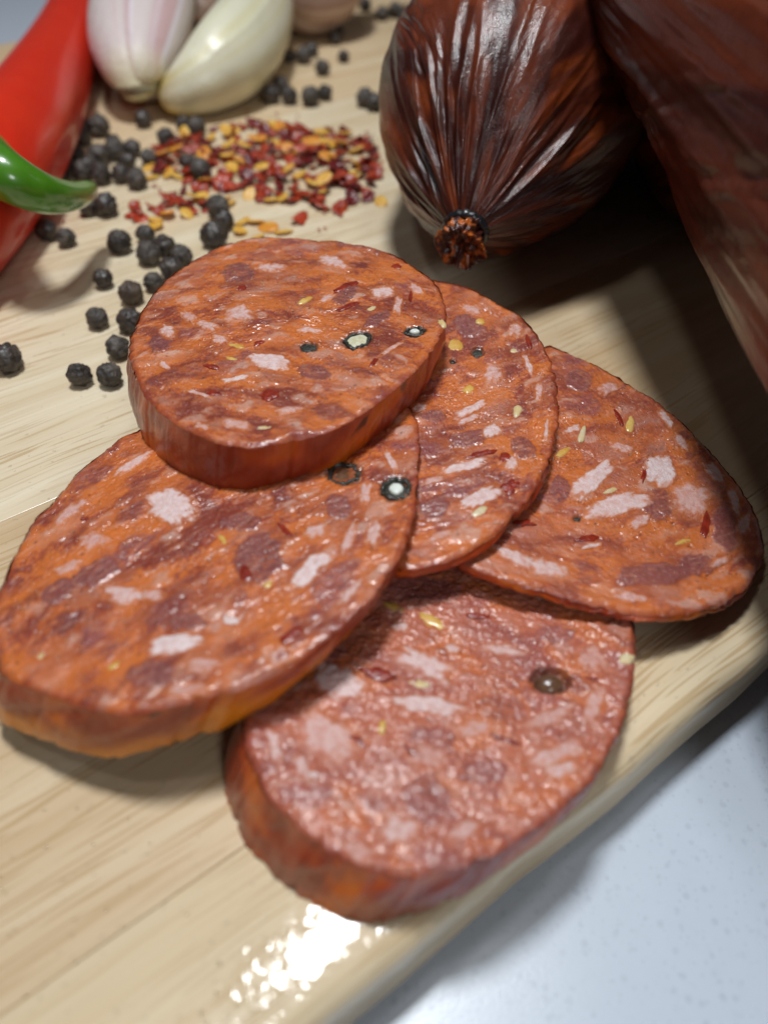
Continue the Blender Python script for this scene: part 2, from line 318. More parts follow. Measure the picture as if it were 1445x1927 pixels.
# fat, with one painted sheen among it: x,y,halfwidth,halfheight,angle, tone (0 white .. 1 pink)
FATS = {
1: [(505,365,60,38,0,.5),(635,575,82,36,5,.15),(195,440,32,28,20,.4),(810,438,50,13,5,.5),(1120,275,50,24,-10,.3),(370,420,48,20,20,.5),(425,475,35,17,0,.6),(640,170,70,18,0,.5),(905,140,70,22,20,.35),(490,845,60,20,10,.7),(720,780,62,15,-10,.7),(490,650,60,10,-10,.1),(330,715,60,9,18,.5),(290,380,40,22,35,.7),(1190,330,18,40,10,.6),(1270,260,32,18,20,.6),(180,590,24,12,20,.5),(880,300,40,14,-20,.6),(1160,520,60,9,-35,.6),(345,855,35,14,20,.7)],
2: [(583,350,75,58,10,.1),(415,645,70,34,15,.45),(1040,575,62,26,-48,.05),(1090,530,36,20,-10,.15),(600,815,105,30,-8,.0),(785,735,32,15,0,.0),(320,460,45,30,-20,.75),(1325,190,15,42,-25,.4),(1185,460,18,60,22,.6),(450,205,70,14,-32,.4),(1270,440,24,44,20,.5),(1075,435,40,24,-20,.5),(520,650,40,22,5,.7),(700,890,60,24,-10,.75),(640,975,70,22,-5,.8),(240,370,60,18,-35,.7),(1190,640,60,14,-45,.5),(950,860,40,30,-40,.6),(230,560,50,18,-20,.7),(1240,300,18,36,15,.6)],
3: [(300,510,70,17,-25,.3),(290,548,46,12,-20,.5),(380,595,34,24,-20,.25),(455,720,24,28,10,.4),(270,735,85,17,-12,.15),(340,850,78,30,-30,.2),(105,510,30,18,0,.6),(385,370,36,36,0,.6),(590,590,9,50,5,.4),(520,340,12,44,-25,.4),(150,790,40,12,-15,.6),(470,210,24,30,20,.6),(180,1000,50,14,-15,.7),(300,130,40,16,15,.7),(560,450,14,34,0,.7)],
4: [(1032,745,56,58,15,.05),(770,780,88,36,-42,.15),(868,880,112,38,-14,.25),(1150,860,74,66,20,.65),(1315,865,20,60,-12,.35),(1240,760,60,22,45,.4),(1050,550,13,44,-35,.3),(690,590,36,13,-15,.4),(600,1125,95,34,10,.45),(470,1085,90,24,20,.4),(1350,960,26,44,10,.5),(950,945,40,22,-20,.6),(830,430,40,24,-20,.7),(880,660,40,16,20,.7),(760,1040,40,10,-10,.3),(1110,640,44,16,40,.6),(1260,1100,40,16,-10,.7),(920,1240,70,18,8,.7)],  # the wide pale lump near the front edge stands in for a sheen
5: [(415,405,82,52,25,.15),(695,345,112,40,25,.3),(705,480,120,30,3,.25),(370,580,112,72,25,.55),(205,620,20,62,-12,.35),(295,690,26,46,-25,.5),(610,890,62,54,30,.45),(1130,640,105,30,-22,.6),(1140,695,62,26,-15,.5),(950,300,72,16,5,.5),(1240,325,45,40,0,.85),(610,225,30,12,0,.4),(830,890,60,24,-25,.6),(1100,520,90,26,-20,.75),(860,560,60,30,0,.8),(330,715,22,10,10,0),(480,960,60,30,25,.8),(1250,480,30,60,15,.75),(790,300,30,16,30,.5),(700,650,60,40,10,.85)]}
SEEDS = {
1: [(785,308,36,12,-25),(1070,350,28,10,-30),(495,500,40,10,12),(610,855,55,12,-5),(480,565,32,10,20),(1380,408,22,16,30)],
2: [(755,455,30,14,50),(1100,415,28,12,-80),(910,610,24,14,-30),(135,860,22,11,-40),(385,893,28,12,-35)],
3: [(290,430,24,18,-20),(478,518,18,28,10),(240,262,30,26,0),(465,285,18,10,0),(335,175,20,12,0),(335,905,34,18,-30)],
4: [(915,563,18,32,0),(728,610,14,34,12),(650,680,42,15,-35),(838,825,36,13,-15),(1120,1020,36,11,-15)],
5: [(718,205,58,18,25),(675,410,42,16,5),(600,162,48,13,25),(1355,330,27,22,0),(555,560,13,28,10)]}
FLAKES = {
1: [(640,715,42,26,-20),(385,595,36,10,10),(970,250,52,13,-22),(970,340,46,11,-22),(590,490,26,11,-20),(400,715,42,13,5),(1085,580,26,10,-50),(1185,160,24,12,10),(1245,290,10,26,0),(515,258,18,14,0)],
2: [(972,435,38,11,45),(835,580,24,30,20),(290,392,18,7,0),(985,790,40,20,-40),(960,860,24,10,-30)],
3: [(455,805,36,26,-30),(330,690,60,12,-15),(430,700,30,20,0),(520,250,8,30,-25)],
4: [(868,540,10,44,-28),(750,1010,52,13,-8),(1200,960,16,50,8),(500,955,40,14,0),(965,770,9,30,10)],
5: [(1250,396,58,8,5),(870,192,42,11,5),(545,385,56,20,10),(480,600,40,12,40),(960,600,60,8,20),(660,640,50,9,30)]}
PEPS = {1: [(1015,480,62,32,-12,'core'),(805,508,36,21,0,'dark'),(1262,440,44,19,-5,'white')],
        2: [(1345,285,50,38,0,'white'),(1170,232,54,38,0,'hollow')],
        3: [(325,285,24,18,0,'dark'),(230,325,14,9,0,'dark')], 4: [(710,933,16,11,0,'dark')], 5: [(1108,396,56,38,8,'whole')]}
LEANC = {1: [(830,620,70,34,10),(960,290,60,30,-25),(500,190,70,40,0),(160,500,40,40,0),(1100,390,60,24,-30)],
         2: [(880,525,78,85,20),(820,400,66,32,0),(330,570,78,38,-25),(1150,350,40,44,0),(520,920,80,46,-10),(640,740,60,30,0),(200,640,60,34,-30)],
         3: [(290,190,60,36,20),(300,620,90,30,-12),(500,660,50,40,20),(160,890,60,40,-20),(150,540,50,26,0)],
         4: [(1020,880,60,60,0),(1280,960,50,90,0),(1000,1150,140,44,-5),(720,400,50,40,20),(640,820,40,50,0),(1170,1110,70,40,0)],
         5: [(720,590,70,34,0),(700,790,70,80,0),(1120,250,60,28,0),(700,100,110,40,5),(880,700,80,40,0)]}
C_OR = L(208,110,40); C_OR2 = L(152,60,38); C_LEAN = L(112,42,38); C_LEAN2 = L(156,72,60); C_MAUVE = L(150,80,78); C_FATP = L(204,144,118); C_PALE = L(228,190,174); C_DARK = L(92,32,20)
def pl3(cs):
    P = np.array([unp1(c[0], c[1], c[2]) for c in cs]); n = np.cross(P[1] - P[0], P[2] - P[0]); n /= np.linalg.norm(n)
    return P, n * np.sign(n[2])
def ell(uv, c, A, B):                                    # elliptic radius of uv about c with half-axis vectors A,B
    Mx = np.linalg.inv(np.array([A, B]).T); q = (uv - c) @ Mx.T; return np.hypot(q[..., 0], q[..., 1])
def make_slice(k):
    rs = np.random.RandomState(40 + k); nz = Noise(100 + k); rng = random.Random(k)
    P3, n = pl3(PLN[k]); p0 = P3[0]
    U = np.cross([0, 1, 0], n); U /= np.linalg.norm(U); V = np.cross(n, U)
    touv = lambda X: np.c_[(X - p0) @ U, (X - p0) @ V]
    px2uv = lambda px: touv(unpl(px, p0, n))
    o, s = VIEW[k]
    uvp = px2uv(np.array(Zm(o, s, OUT[k]) + HID[k]))
    ce = (uvp.min(0) + uvp.max(0)) / 2
    d = uvp - ce; th = np.arctan2(d[:, 1], d[:, 0]); rr = np.hypot(d[:, 0], d[:, 1]); od = np.argsort(th); th = th[od]; rr = rr[od]
    NT, NR = 560, 150
    T = np.linspace(-np.pi, np.pi, NT, endpoint=False)
    R = np.interp(T, np.r_[th[-1] - 2 * np.pi, th, th[0] + 2 * np.pi], np.r_[rr[-1], rr, rr[0]])
    ker = np.hanning(13); ker /= ker.sum(); R = np.convolve(np.r_[R[-6:], R, R[:6]], ker, 'valid')
    cx, cy = np.cos(T) * 6, np.sin(T) * 6
    R = R + .22 * nz.fbm(cx * 1.2 + 3, cy * 1.2, 5, .65) + .16 * np.minimum(0, nz(cx * 4 + 9, cy * 4) + .15) * 3
    # thickness field (linear through the three points)
    Q = px2uv(np.array([c[:2] for c in PLN[k]])); tc = np.linalg.solve(np.c_[Q, np.ones(3)], [c[3] for c in PLN[k]])
    thick = lambda uv: np.clip(uv @ tc[:2] + tc[2], 1.0, 9.5)
    # ---- features mapped into the face
    def feat(f):
        c = (o[0] + f[0] / s, o[1] + f[1] / s); a = math.radians(f[4]); hx, hy = f[2] / s, f[3] / s
        q = px2uv([c, (c[0] + hx * math.cos(a), c[1] + hx * math.sin(a)), (c[0] - hy * math.sin(a), c[1] + hy * math.cos(a))])
        return q[0], q[1] - q[0], q[2] - q[0]
    fats = [(feat(f), f[5]) for f in FATS[k]]; seeds = [feat(f) for f in SEEDS[k]]; flakes = [feat(f) for f in FLAKES[k]]
    peps = [(feat(f), f[5]) for f in PEPS[k]]; leans = [feat(f) for f in LEANC[k]]
    # ---- mottling: streaked cells
    fa, curv = FLOW[k]; a = math.radians(-fa); ca, sa = math.cos(a), math.sin(a)
    def flowc(uv):
        x, y = uv[:, 0] - ce[0], uv[:, 1] - ce[1]
        x, y = x * ca + y * sa, -x * sa + y * ca
        y = y + curv * x * x
        return x, y
    coarse = 1.4 if k == 5 else 1.0
    ext = R.max() + 3
    def rnd(nn, lo, hi, asp):
        return [(rs.uniform(-ext, ext), rs.uniform(-ext, ext), rs.uniform(lo, hi), rs.uniform(*asp), rs.uniform(-.35, .35), rs.rand()) for _ in range(nn)]
    B_LEAN = rnd(115, 1.6, 4.6, (.32, .75)); B_FAT = rnd(150, .45, 1.9, (.3, .8)); B_OR = rnd(70, 1.2, 3.6, (.3, .7)); B_SM = rnd(110, 1.2, 3.4, (.2, .5))
    def field(uv):
        x, y = flowc(uv); N = len(uv); bc = lambda c: np.broadcast_to(c, (N, 3))
        n1 = nz.fbm(x / 3.2, y / 2.2, 4, .55); n2 = nz.fbm(x / 3.2 + 40, y / 2.2 + 7, 4, .55)
        wx = x + 1.3 * n1; wy = y + .9 * n2
        fib = nz.fbm(wx * .45 + 90, wy * 2.6, 3, .6); fine = nz.fbm(x * 1.3 + 12, y * 1.9 + 5, 3, .6)
        low = nz.fbm(x / 9 + 3, y / 6, 3, .5)
        col = mixc(bc(C_OR2), bc(C_OR), sst(-.15, .5, low + .45 * fib + .3 * fine)); col = mixc(col, bc(C_DARK * 1.3), .5 * sst(.15, -.45, low + .25 * fine))
        h = -.08 + 0 * x
        def blobs(lst, colfn, soft, wmax, hh, col, h):
            for (bx, by, r, asp, rot, tn) in lst:
                dx, dy = wx - bx, wy - by
                m = (np.abs(dx) < r * 1.5) & (np.abs(dy) < r * 1.5)
                if not m.any(): continue
                c_, s_ = math.cos(rot), math.sin(rot)
                q = np.hypot((dx[m] * c_ + dy[m] * s_) / r, (-dx[m] * s_ + dy[m] * c_) / (r * asp)) + .10 * fine[m]
                sf = soft / (r * asp)
                w = wmax * (1 - sst(1 - sf, 1 + sf * .4, q))
                rim = .55 * np.exp(-((q - 1.0) / (.5 * sf + .1))**2)
                cc = col[m]; cc = mixc(cc, np.broadcast_to(C_OR * 1.08, cc.shape), rim * .6)
                col[m] = mixc(cc, colfn(tn, fib[m], cc.shape), w); h[m] = h[m] * (1 - w) + hh * w
            return col, h
        def leanc(tn, f, sh):
            a = C_LEAN * (1 - tn) + (C_MAUVE if tn > .55 else C_LEAN2) * tn; return np.broadcast_to(a, sh) * (1 + .22 * f)[:, None]
        def orc(tn, f, sh): return np.broadcast_to(C_OR * (1 + .12 * tn), sh) * (1 + .15 * f)[:, None]
        def fatc(tn, f, sh): return np.broadcast_to(C_FATP * (1 - tn) + C_PALE * tn, sh) * (1 + .08 * f)[:, None]
        col, h = blobs(B_LEAN, leanc, .8, .85, .07, col, h)
        col, h = blobs(B_OR, orc, 1.0, .8, -.12, col, h)
        col, h = blobs(B_SM, fatc, 1.3, .42, .04, col, h)
        col, h = blobs(B_FAT, fatc, .45, .6, .10, col, h)
        for (c, A, B) in leans:
            q = ell(uv, c, A, B) + .22 * nz.fbm(uv[:, 0] / 1.8, uv[:, 1] / 1.8, 3)
            w = sst(1.12, .94, q); col = mixc(col, bc(C_MAUVE * .72) * (1 + .25 * fib)[:, None], w * .88); h = h * (1 - w) + .08 * w
        col = mixc(col, bc(C_OR * 1.05), .45 * sst(.18, .5, fib) * sst(-.2, .3, low)); col = mixc(col, bc(C_FATP), .35 * sst(.34, .55, nz.fbm(x * .5 + 190, y * 1.9 + 31, 3, .6)))
        crk = np.abs(nz.fbm(wx * .22 + 290, wy * .55 + 61, 3, .55)); gate = sst(.05, .3, nz(x / 5 + 33, y / 5)); cw = sst(.035, .0, crk) * gate
        col = mixc(col, bc(L(92, 26, 14)), .6 * cw)
        sp = nz(uv[:, 0] * 1.7 + 77, uv[:, 1] * 1.7); col = mixc(col, bc(L(50, 26, 20)), .75 * sst(.68, .74, sp))
        for (f, tn) in fats:
            q = ell(uv, *f); col = mixc(col, bc(C_OR * 1.05), .5 * sst(1.5, 1.05, q))
        h = h + .07 * n1 * coarse + .05 * coarse * fib + .05 * coarse * fine - .30 * coarse * cw + .25 * coarse * nz.fbm(uv[:, 0] / 9, uv[:, 1] / 9, 2)
        if k == 5: h = h + .12 * nz.fbm(uv[:, 0] / 1.1, uv[:, 1] / 1.1, 3, .6)
        pk = {5: .52, 4: .18, 3: .08, 2: .06}.get(k, 0.0)
        if pk: col = mixc(col, bc(L(182, 108, 98)) * (1 + .2 * fine)[:, None], np.full(N, pk) * (1 - .5 * sst(.0, .4, low)))
        for f, tn in peps:
            q = ell(uv, *f) + .15 * fine; h = h - (1.1 if tn == 'whole' else .35) * sst(1.3, .9, q); col = mixc(col, bc(L(84, 42, 24)), .65 * sst(1.4, 1.0, q))
        return col, h
    # ---- face grid
    rad = np.linspace(0, 1, NR)**.8
    uv = np.stack([ce[0] + np.outer(R * np.cos(T), rad), ce[1] + np.outer(R * np.sin(T), rad)], -1).reshape(-1, 2)
    col, h = field(uv)
    rho = np.tile(rad, NT); edge_d = (1 - rho) * np.repeat(R, NR)
    h = h * sst(0, .8, edge_d) - .35 * np.exp(-edge_d / .35) + .12 * np.exp(-((edge_d - .9) / .6)**2)
    col = mixc(col, np.broadcast_to(C_OR2, col.shape), .6 * sst(.9, .1, edge_d + .3 * nz.fbm(uv[:, 0] / 1.5, uv[:, 1] / 1.5, 3)))
    X = p0 + uv[:, :1] * U + uv[:, 1:] * V + h[:, None] * n
    cen3 = p0 + ce[0] * U + ce[1] * V
    tb = thick(ce[None])[0]
    base = np.array([cen3[0], cen3[1], cen3[2] - tb])
    lab = LABEL[k]
    root = link('sausage_slice', None, loc=base); tag(root, lab, 'sausage slice', 'sausage slices fanned out on the board')
    faces = grid_faces(NT, NR)
    # bottom face joined to the meat mesh
    lean3 = np.array([LEAN[k][0], LEAN[k][1], 0]); t0 = 8.0
    edge_uv = uv.reshape(NT, NR, 2)[:, -1]; Xe = X.reshape(NT, NR, 3)[:, -1]
    te = thick(edge_uv); Bt = Xe + lean3 * (te / t0)[:, None]; Bt[:, 2] = np.maximum(Xe[:, 2] - te / n[2], .05)
    NRB = 12; rb = np.linspace(1, 0, NRB); cb = np.array([cen3[0] + lean3[0] * tb / t0, cen3[1] + lean3[1] * tb / t0, max(cen3[2] - tb / n[2], .05)])
    Bv = (cb + (Bt[:, None] - cb) * rb[None, :, None] * .992).reshape(-1, 3)
    bf = grid_faces(NT, NRB) + len(X)
    me = mesh_np('meat', np.r_[X, Bv] - base, np.r_[faces, bf], np.r_[col, np.broadcast_to(C_LEAN, (len(Bv), 3))])
    link('meat', me, MEATR if k == 5 else MEAT, root)
    # ---- casing wall
    NL = 18; w = np.linspace(0, 1, NL)
    outd = np.stack([np.cos(T), np.sin(T)], -1) @ np.array([U, V]); outd /= np.linalg.norm(outd, axis=1)[:, None]
    TT, WW = np.meshgrid(T, w, indexing='ij'); qx, qy = np.cos(TT) * 22, np.sin(TT) * 22
    crease = nz.fbm(qx * .22 + WW * 1.6, qy * .22 + 50, 3, .5); sharp = -np.abs(nz(qx * .16 + WW * .35 + 5, qy * .16 + 11))
    bul = .35 * np.sin(np.pi * WW) + .30 * crease * np.sin(np.pi * np.clip(WW + .15, 0, 1)) + .55 * (sharp + .25) * np.sin(np.pi * WW) + .06
    rag = .35 * nz.fbm(qx * .5 + 70, qy * .5, 3, .6) * sst(.75, 1, WW)
    Wv = Xe[:, None] * (1 - WW[..., None]) + Bt[:, None] * WW[..., None] + outd[:, None] * bul[..., None]
    Wv[..., 2] += (.08 + .30 * np.maximum(0, nz.fbm(qx * .3 + 5, qy * .3 + 44, 3, .6))) * (WW < .01) + rag; Wv[..., 2] = np.maximum(Wv[..., 2], .03)
    big = nz.fbm(qx * .10 + 31, qy * .10 + WW * .9, 3); st = nz.fbm(qx * .25 + 3, qy * .25 + WW * 1.8, 3, .5)
    A_DK, A_RD, A_AM, A_GLOW = L(148,50,18), L(184,72,20), L(206,100,18), L(232,140,16)
    m1 = sst(-.35, .3, big + .25 * st); wc = mixc(np.broadcast_to(A_DK, WW.shape + (3,)), np.broadcast_to(A_RD, WW.shape + (3,)), m1)
    wc = mixc(wc, np.broadcast_to(A_AM, WW.shape + (3,)), sst(.0, .5, big + .3 * st + .25 * (WW - .5)))
    if k == 2: wc = mixc(wc, np.broadcast_to(A_GLOW, WW.shape + (3,)), sst(.25, .8, WW + .4 * big) * .8)  # translucent glow of the lower rind, painted in as yellow
    wc = mixc(wc, np.broadcast_to(L(200,110,80), WW.shape + (3,)), .2 * sst(.35, .6, nz.fbm(qx * .3 + 9, qy * .3 + WW, 2)))
    wc = mixc(wc, np.broadcast_to(L(25,12,10), WW.shape + (3,)), .8 * sst(.70, .78, nz(qx * .35 + 13, qy * .35 + WW * 2)))
    me = mesh_np('casing', Wv.reshape(-1, 3) - base, grid_faces(NT, NL)[:, ::-1].copy(), wc.reshape(-1, 3)); link('casing', me, CASING, root)
    # ---- inclusions
    def place(uvq, hh): return p0 + uvq[:, :1] * U + uvq[:, 1:] * V + hh[:, None] * n - base
    def inside(f): 
        dd = f[0] - ce; return np.hypot(*dd) < np.interp(math.atan2(dd[1], dd[0]), T, R) - .8
    for (f, tn) in fats:
        if not inside(f): continue
        na, nr = 64, 14; t = np.linspace(0, 2 * np.pi, na, endpoint=False); r = np.linspace(0, 1, nr)
        f9 = rng.uniform(0, 99); wob = 1 + .34 * nz.fbm(np.cos(t) * 1.0 + f9, np.sin(t) * 1.0, 5, .5)
        sq = (np.abs(np.cos(t))**3 + np.abs(np.sin(t))**3)**(-1 / 3.)
        rr2 = np.outer(wob * sq * 1.12, r)
        q = f[0] + (rr2 * np.cos(t)[:, None])[..., None] * f[1] + (rr2 * np.sin(t)[:, None])[..., None] * f[2]
        q = q.reshape(-1, 2); fc, hh = field(q); r1 = np.tile(r, na)
        hh = hh * (.4 + .6 * r1) + .13 * (1 - r1**3) - .10 * sst(.85, 1, r1) + .03 + .05 * nz.fbm(q[:, 0] * 1.2, q[:, 1] * 1.2, 2)
        core = L(236, 214, 212) * (1 - tn) + L(204, 140, 124) * tn
        n1 = nz.fbm(q[:, 0] * 1.1 + 5, q[:, 1] * 1.1, 4, .6)
        soft = .28 if tn < .3 else .48
        cl = mixc(np.broadcast_to(core, (len(q), 3)), np.broadcast_to(L(222, 150, 110), (len(q), 3)), .75 * sst(.92 - soft, .92, r1 + .25 * n1))
        cl = mixc(cl, fc, np.clip(sst(.97 - soft, .97, r1 + .15 * n1) + (.2 + .3 * tn) * sst(-.3, .5, n1), 0, 1))
        link('fat_lump', mesh_np('fat_lump', place(q, hh), grid_faces(na, nr), cl), FAT, root)
    def blob(f, name, mat, hgt, sink, pw=1.0, rough=.12, na=20, nr=7, par=root):
        """closed flattened pebble on the face; half axes from f"""
        t = np.linspace(0, 2 * np.pi, na, endpoint=False); ph = np.linspace(0, np.pi, nr * 2)
        f9 = rng.uniform(0, 99); wob = 1 + rough * nz.fbm(np.cos(t) * 1.2 + f9, np.sin(t) * 1.2, 3)
        rr2 = np.outer(wob, np.sin(ph)**pw); q = f[0] + (rr2 * np.cos(t)[:, None])[..., None] * f[1] + (rr2 * np.sin(t)[:, None])[..., None] * f[2]
        q = q.reshape(-1, 2); _, h0 = field(f[0][None])
        hh = h0[0] + np.tile(np.cos(ph), na) * hgt - sink + rough * .4 * hgt * nz(q[:, 0] * 2 + f9, q[:, 1] * 2)
        return link(name, mesh_np(name, place(q, hh), grid_faces(na, nr * 2)), mat, par)
    for i, f in enumerate(seeds):
        if inside((f[0] + (ce - f[0]) * .03,)): blob(f, 'chilli_seed', SEEDM if i % 2 == 0 else SEEDP, min(.45, .45 * np.linalg.norm(f[2])), .18, .8, .25)
    for i, f in enumerate(flakes):
        if inside(f): blob(f, 'chilli_flake', FLKM, .28, .08, .6, .5)
    for f, kind in peps:
        if kind == 'dark': blob(f, 'peppercorn', PEPSH, .45, .15, .8, .45)
        elif kind == 'whole':
            blob((f[0], f[1] * .93, f[2] * .93), 'peppercorn', PEPBROWN, 1.6, .5, 1.0, .08, 36, 12)
        else:
            # rind ring with a cut core
            na = 44; t = np.linspace(0, 2 * np.pi, na, endpoint=False); _, h0 = field(f[0][None])
            prof = [(1.04, -.5), (1.06, .02), (1.0, .22), (.9, .28), (.80, .20), (.74, .02), (.72, -.5)]
            f9 = rng.uniform(0, 99); wv = 1 + .24 * nz.fbm(np.cos(t) * 1.6 + f9, np.sin(t) * 1.6, 4, .55); zv = .22 * nz.fbm(np.cos(t) * 2 + f9, np.sin(t) * 2 + 9, 3); pts = []
            for i in range(na):
                for (r, z) in prof: pts.append(np.r_[f[0] + wv[i] * r * (math.cos(t[i]) * f[1] + math.sin(t[i]) * f[2]), z + h0[0] + .1 + zv[i] * (z > -.2)])
            pts = np.array(pts); ring = link('peppercorn', mesh_np('peppercorn', place(pts[:, :2], pts[:, 2]), grid_faces(na, len(prof))), PEPSH, root)
            hol = kind == 'hollow'
            c = blob((f[0], f[1] * .80, f[2] * .80), 'core', PEPBROWN if hol else (PEPCORE if kind == 'core' else PEPSH), .22 if not hol else .5, .0 if not hol else .45, .5, .1, 30, 8, ring)
            c2 = None
            if kind == 'white': blob((f[0] + f[2] * .06, f[1] * .48, f[2] * .48), 'core', PEPCOREW, .4, -.3, .5, .12, 24, 6, ring)
            if kind == 'core': blob((f[0], f[1] * .5, f[2] * .5), 'core', PEPCORE, .3, .0, .5, .2, 24, 6, ring)
    return root
for k in (5, 4, 3, 2, 1): make_slice(k)
# ================================================================== WHOLE SAUSAGES
def skin_cols(nz, a, b, pale):
    big = nz.fbm(a * .10, b * .10, 3); st = nz.fbm(a * .09 + 9, b * .05, 3, .55); fn = nz.fbm(a * .3, b * .25, 3)
    c = mixc(np.broadcast_to(L(56, 20, 13), a.shape + (3,)), np.broadcast_to(L(98, 42, 23), a.shape + (3,)), sst(-.3, .4, st + .3 * fn))
    c = mixc(c, np.broadcast_to(L(140, 62, 20), a.shape + (3,)), .55 * sst(.0, .7, big + .3 * st))
    c = mixc(c, np.broadcast_to(L(60, 22, 18), a.shape + (3,)), .6 * sst(.25, .6, nz.fbm(a * .16 + 60, b * .16, 3)))
    return mixc(c, np.broadcast_to(L(150, 110, 92), a.shape + (3,)), pale)
def tied_sausage():
    nz = Noise(5); az = math.radians(13)
    cx, cy, R = 25.0, 167.0, 27.0
    ax3 = np.array([math.sin(az), math.cos(az), 0.0])
    tip = np.array([14.6, 132.0, 18.5]); cen = np.array([cx, cy, R])
    root = link('whole_sausage', None, loc=(cx, cy, 0)); base = np.array([cx, cy, 0.0])
    tag(root, 'dark glossy cured sausage with pleated skin gathered into a tied end', 'sausage')
    # centre line: from knot to dome centre then straight back
    NP, NS = 640, 260
    s = np.r_[np.linspace(0, 42, 150)**1.0, np.linspace(43, 190, NS - 150)]
    L0 = np.linalg.norm(cen - tip); d0 = (cen - tip) / L0
    def path(t):
        t = t[:, None]; w = sst(10, 60, t)
        a = tip + d0 * t; b = cen + ax3 * (t - L0)
        return a * (1 - w) + b * w
    Pc = path(s); tg = np.gradient(Pc, axis=0); tg /= np.linalg.norm(tg, axis=1)[:, None]
    x = np.clip(s / 40, 0, 1); r = 4.0 + (R - 4.0) * (1 - (1 - x)**1.75)**.92
    r = r * np.where(s > 150, np.sqrt(np.clip(1 - ((s - 150) / 41)**2, 0, 1)), 1) + 1e-3
    ph = np.linspace(0, 2 * np.pi, NP, endpoint=False)
    e1 = np.cross(tg, [0, 0, 1]); e1 /= np.linalg.norm(e1, axis=1)[:, None]; e2 = np.cross(e1, tg)
    PH, SS = np.meshgrid(ph, s, indexing='ij')
    px_, py_ = np.cos(PH), np.sin(PH)
    def pleat(kf, off, drift):
        a = PH + drift * np.sin(SS / 23.0 + off) * .12
        return nz(np.cos(a) * kf + off, np.sin(a) * kf + off + SS * .004 * kf)
    far = sst(14, 40, SS)
    ridg = (1 - np.abs(pleat(3.2, 3, 1)) * 2.2) * .55 + (1 - np.abs(pleat(7, 31, 1)) * 2.4) * .28 * (1 - .8 * far) + pleat(15, 71, 1) * .14 * (1 - far)
    ampl = 2.0 * sst(0, 9, SS) * (.12 + .88 * np.exp(-(SS / 24)**2)) + .1
    wr = nz.fbm(np.cos(PH) * 3 + 20, np.sin(PH) * 3 + SS / 14, 4, .5)
    # crumpled patches
    cr = np.abs(nz.fbm(np.cos(PH) * 9 + SS / 9, np.sin(PH) * 9 + SS / 6 + 12, 3, .6)); mask = sst(.1, .45, nz.fbm(np.cos(PH) * 1.4 + 7, np.sin(PH) * 1.4 + SS / 45, 2))
    irr = .35 + 1.0 * sst(-.35, .45, nz.fbm(np.cos(PH) * 2.2 + 88, np.sin(PH) * 2.2 + SS / 30, 3))
    disp = ampl * (ridg - .45) * irr + .35 * wr - .7 * cr * mask * sst(10, 30, SS)
    rad = np.maximum(r[None] + disp, .02)
    X = Pc[None] + rad[..., None] * (px_[..., None] * e1[None] + py_[..., None] * e2[None])
    X[..., 2] = np.maximum(X[..., 2], .05)
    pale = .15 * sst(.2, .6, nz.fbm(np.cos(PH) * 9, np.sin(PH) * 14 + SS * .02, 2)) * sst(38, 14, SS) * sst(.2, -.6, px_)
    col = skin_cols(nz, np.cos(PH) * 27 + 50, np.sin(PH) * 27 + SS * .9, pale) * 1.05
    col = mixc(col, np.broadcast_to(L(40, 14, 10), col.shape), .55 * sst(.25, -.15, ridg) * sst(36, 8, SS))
    # skin tail: short ragged tube past the tie
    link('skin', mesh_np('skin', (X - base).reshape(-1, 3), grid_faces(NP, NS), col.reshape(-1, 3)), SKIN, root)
    ns = 22; ts = np.linspace(1.0, -5.0, ns); nt = 120; p2 = np.linspace(0, 2 * np.pi, nt, endpoint=False)
    P2, T2 = np.meshgrid(p2, ts, indexing='ij')
    pr = np.interp(-T2, [-1, 0, 2, 4, 5], [3.6, 3.0, 3.8, 4.3, 4.4]) + .9 * nz.fbm(np.cos(P2) * 2 + 4, np.sin(P2) * 2 + T2 * .25, 4, .65)
    rag = .8 * nz.fbm(np.cos(P2) * 2.5, np.sin(P2) * 2.5, 3) * sst(-3, -7, T2)
    dn = np.array([d0[0], d0[1], d0[2]]); u1 = np.cross(dn, [0, 0, 1]); u1 /= np.linalg.norm(u1); u2 = np.cross(u1, dn)
    Y = tip + dn * (T2 + rag)[..., None] + pr[..., None] * (np.cos(P2)[..., None] * u1 + np.sin(P2)[..., None] * u2)
    # ragged plug closing the end
    nr = 16; rr = np.linspace(1, 0, nr); rim = Y[:, -1]; ctr = rim.mean(0)
    Pg = ctr + (rim - ctr)[:, None] * rr[None, :, None] * np.ones((nt, nr, 1))
    g1, g2 = Pg @ u1, Pg @ u2
    Pg = Pg + dn * ((1 - rr[None]**2) * 1.8 + .9 * nz.fbm(g1 * .45, g2 * .45, 4, .6) * (1 - rr[None]**6))[..., None]
    vv = np.r_[Y.reshape(-1, 3), Pg.reshape(-1, 3)]; ff = np.r_[grid_faces(nt, ns), grid_faces(nt, nr) + nt * ns]
    m = nz.fbm(vv[:, 0] * .5, vv[:, 2] * .5 + vv[:, 1] * .3, 4, .6)
    tc = mixc(np.broadcast_to(L(60, 22, 14), vv.shape), np.broadcast_to(L(186, 96, 34), vv.shape), sst(.0, .6, m)); vv[:, 2] = np.maximum(vv[:, 2], .05)
    link('skin_end', mesh_np('skin_end', vv - base, ff, tc), SKIN, root)
    # string tie
    a = np.linspace(0, 2 * np.pi, 60, endpoint=False); b = np.linspace(0, 2 * np.pi, 10, endpoint=False); tv = []
    for i in a:
        for j in b:
            rr_ = 3.6 + (.75 + .12 * math.sin(i * 17)) * math.cos(j)
            tv.append(tip + dn * (-.2 + 1.0 * math.sin(j)) + rr_ * (math.cos(i) * u1 + math.sin(i) * u2))
    tf = []
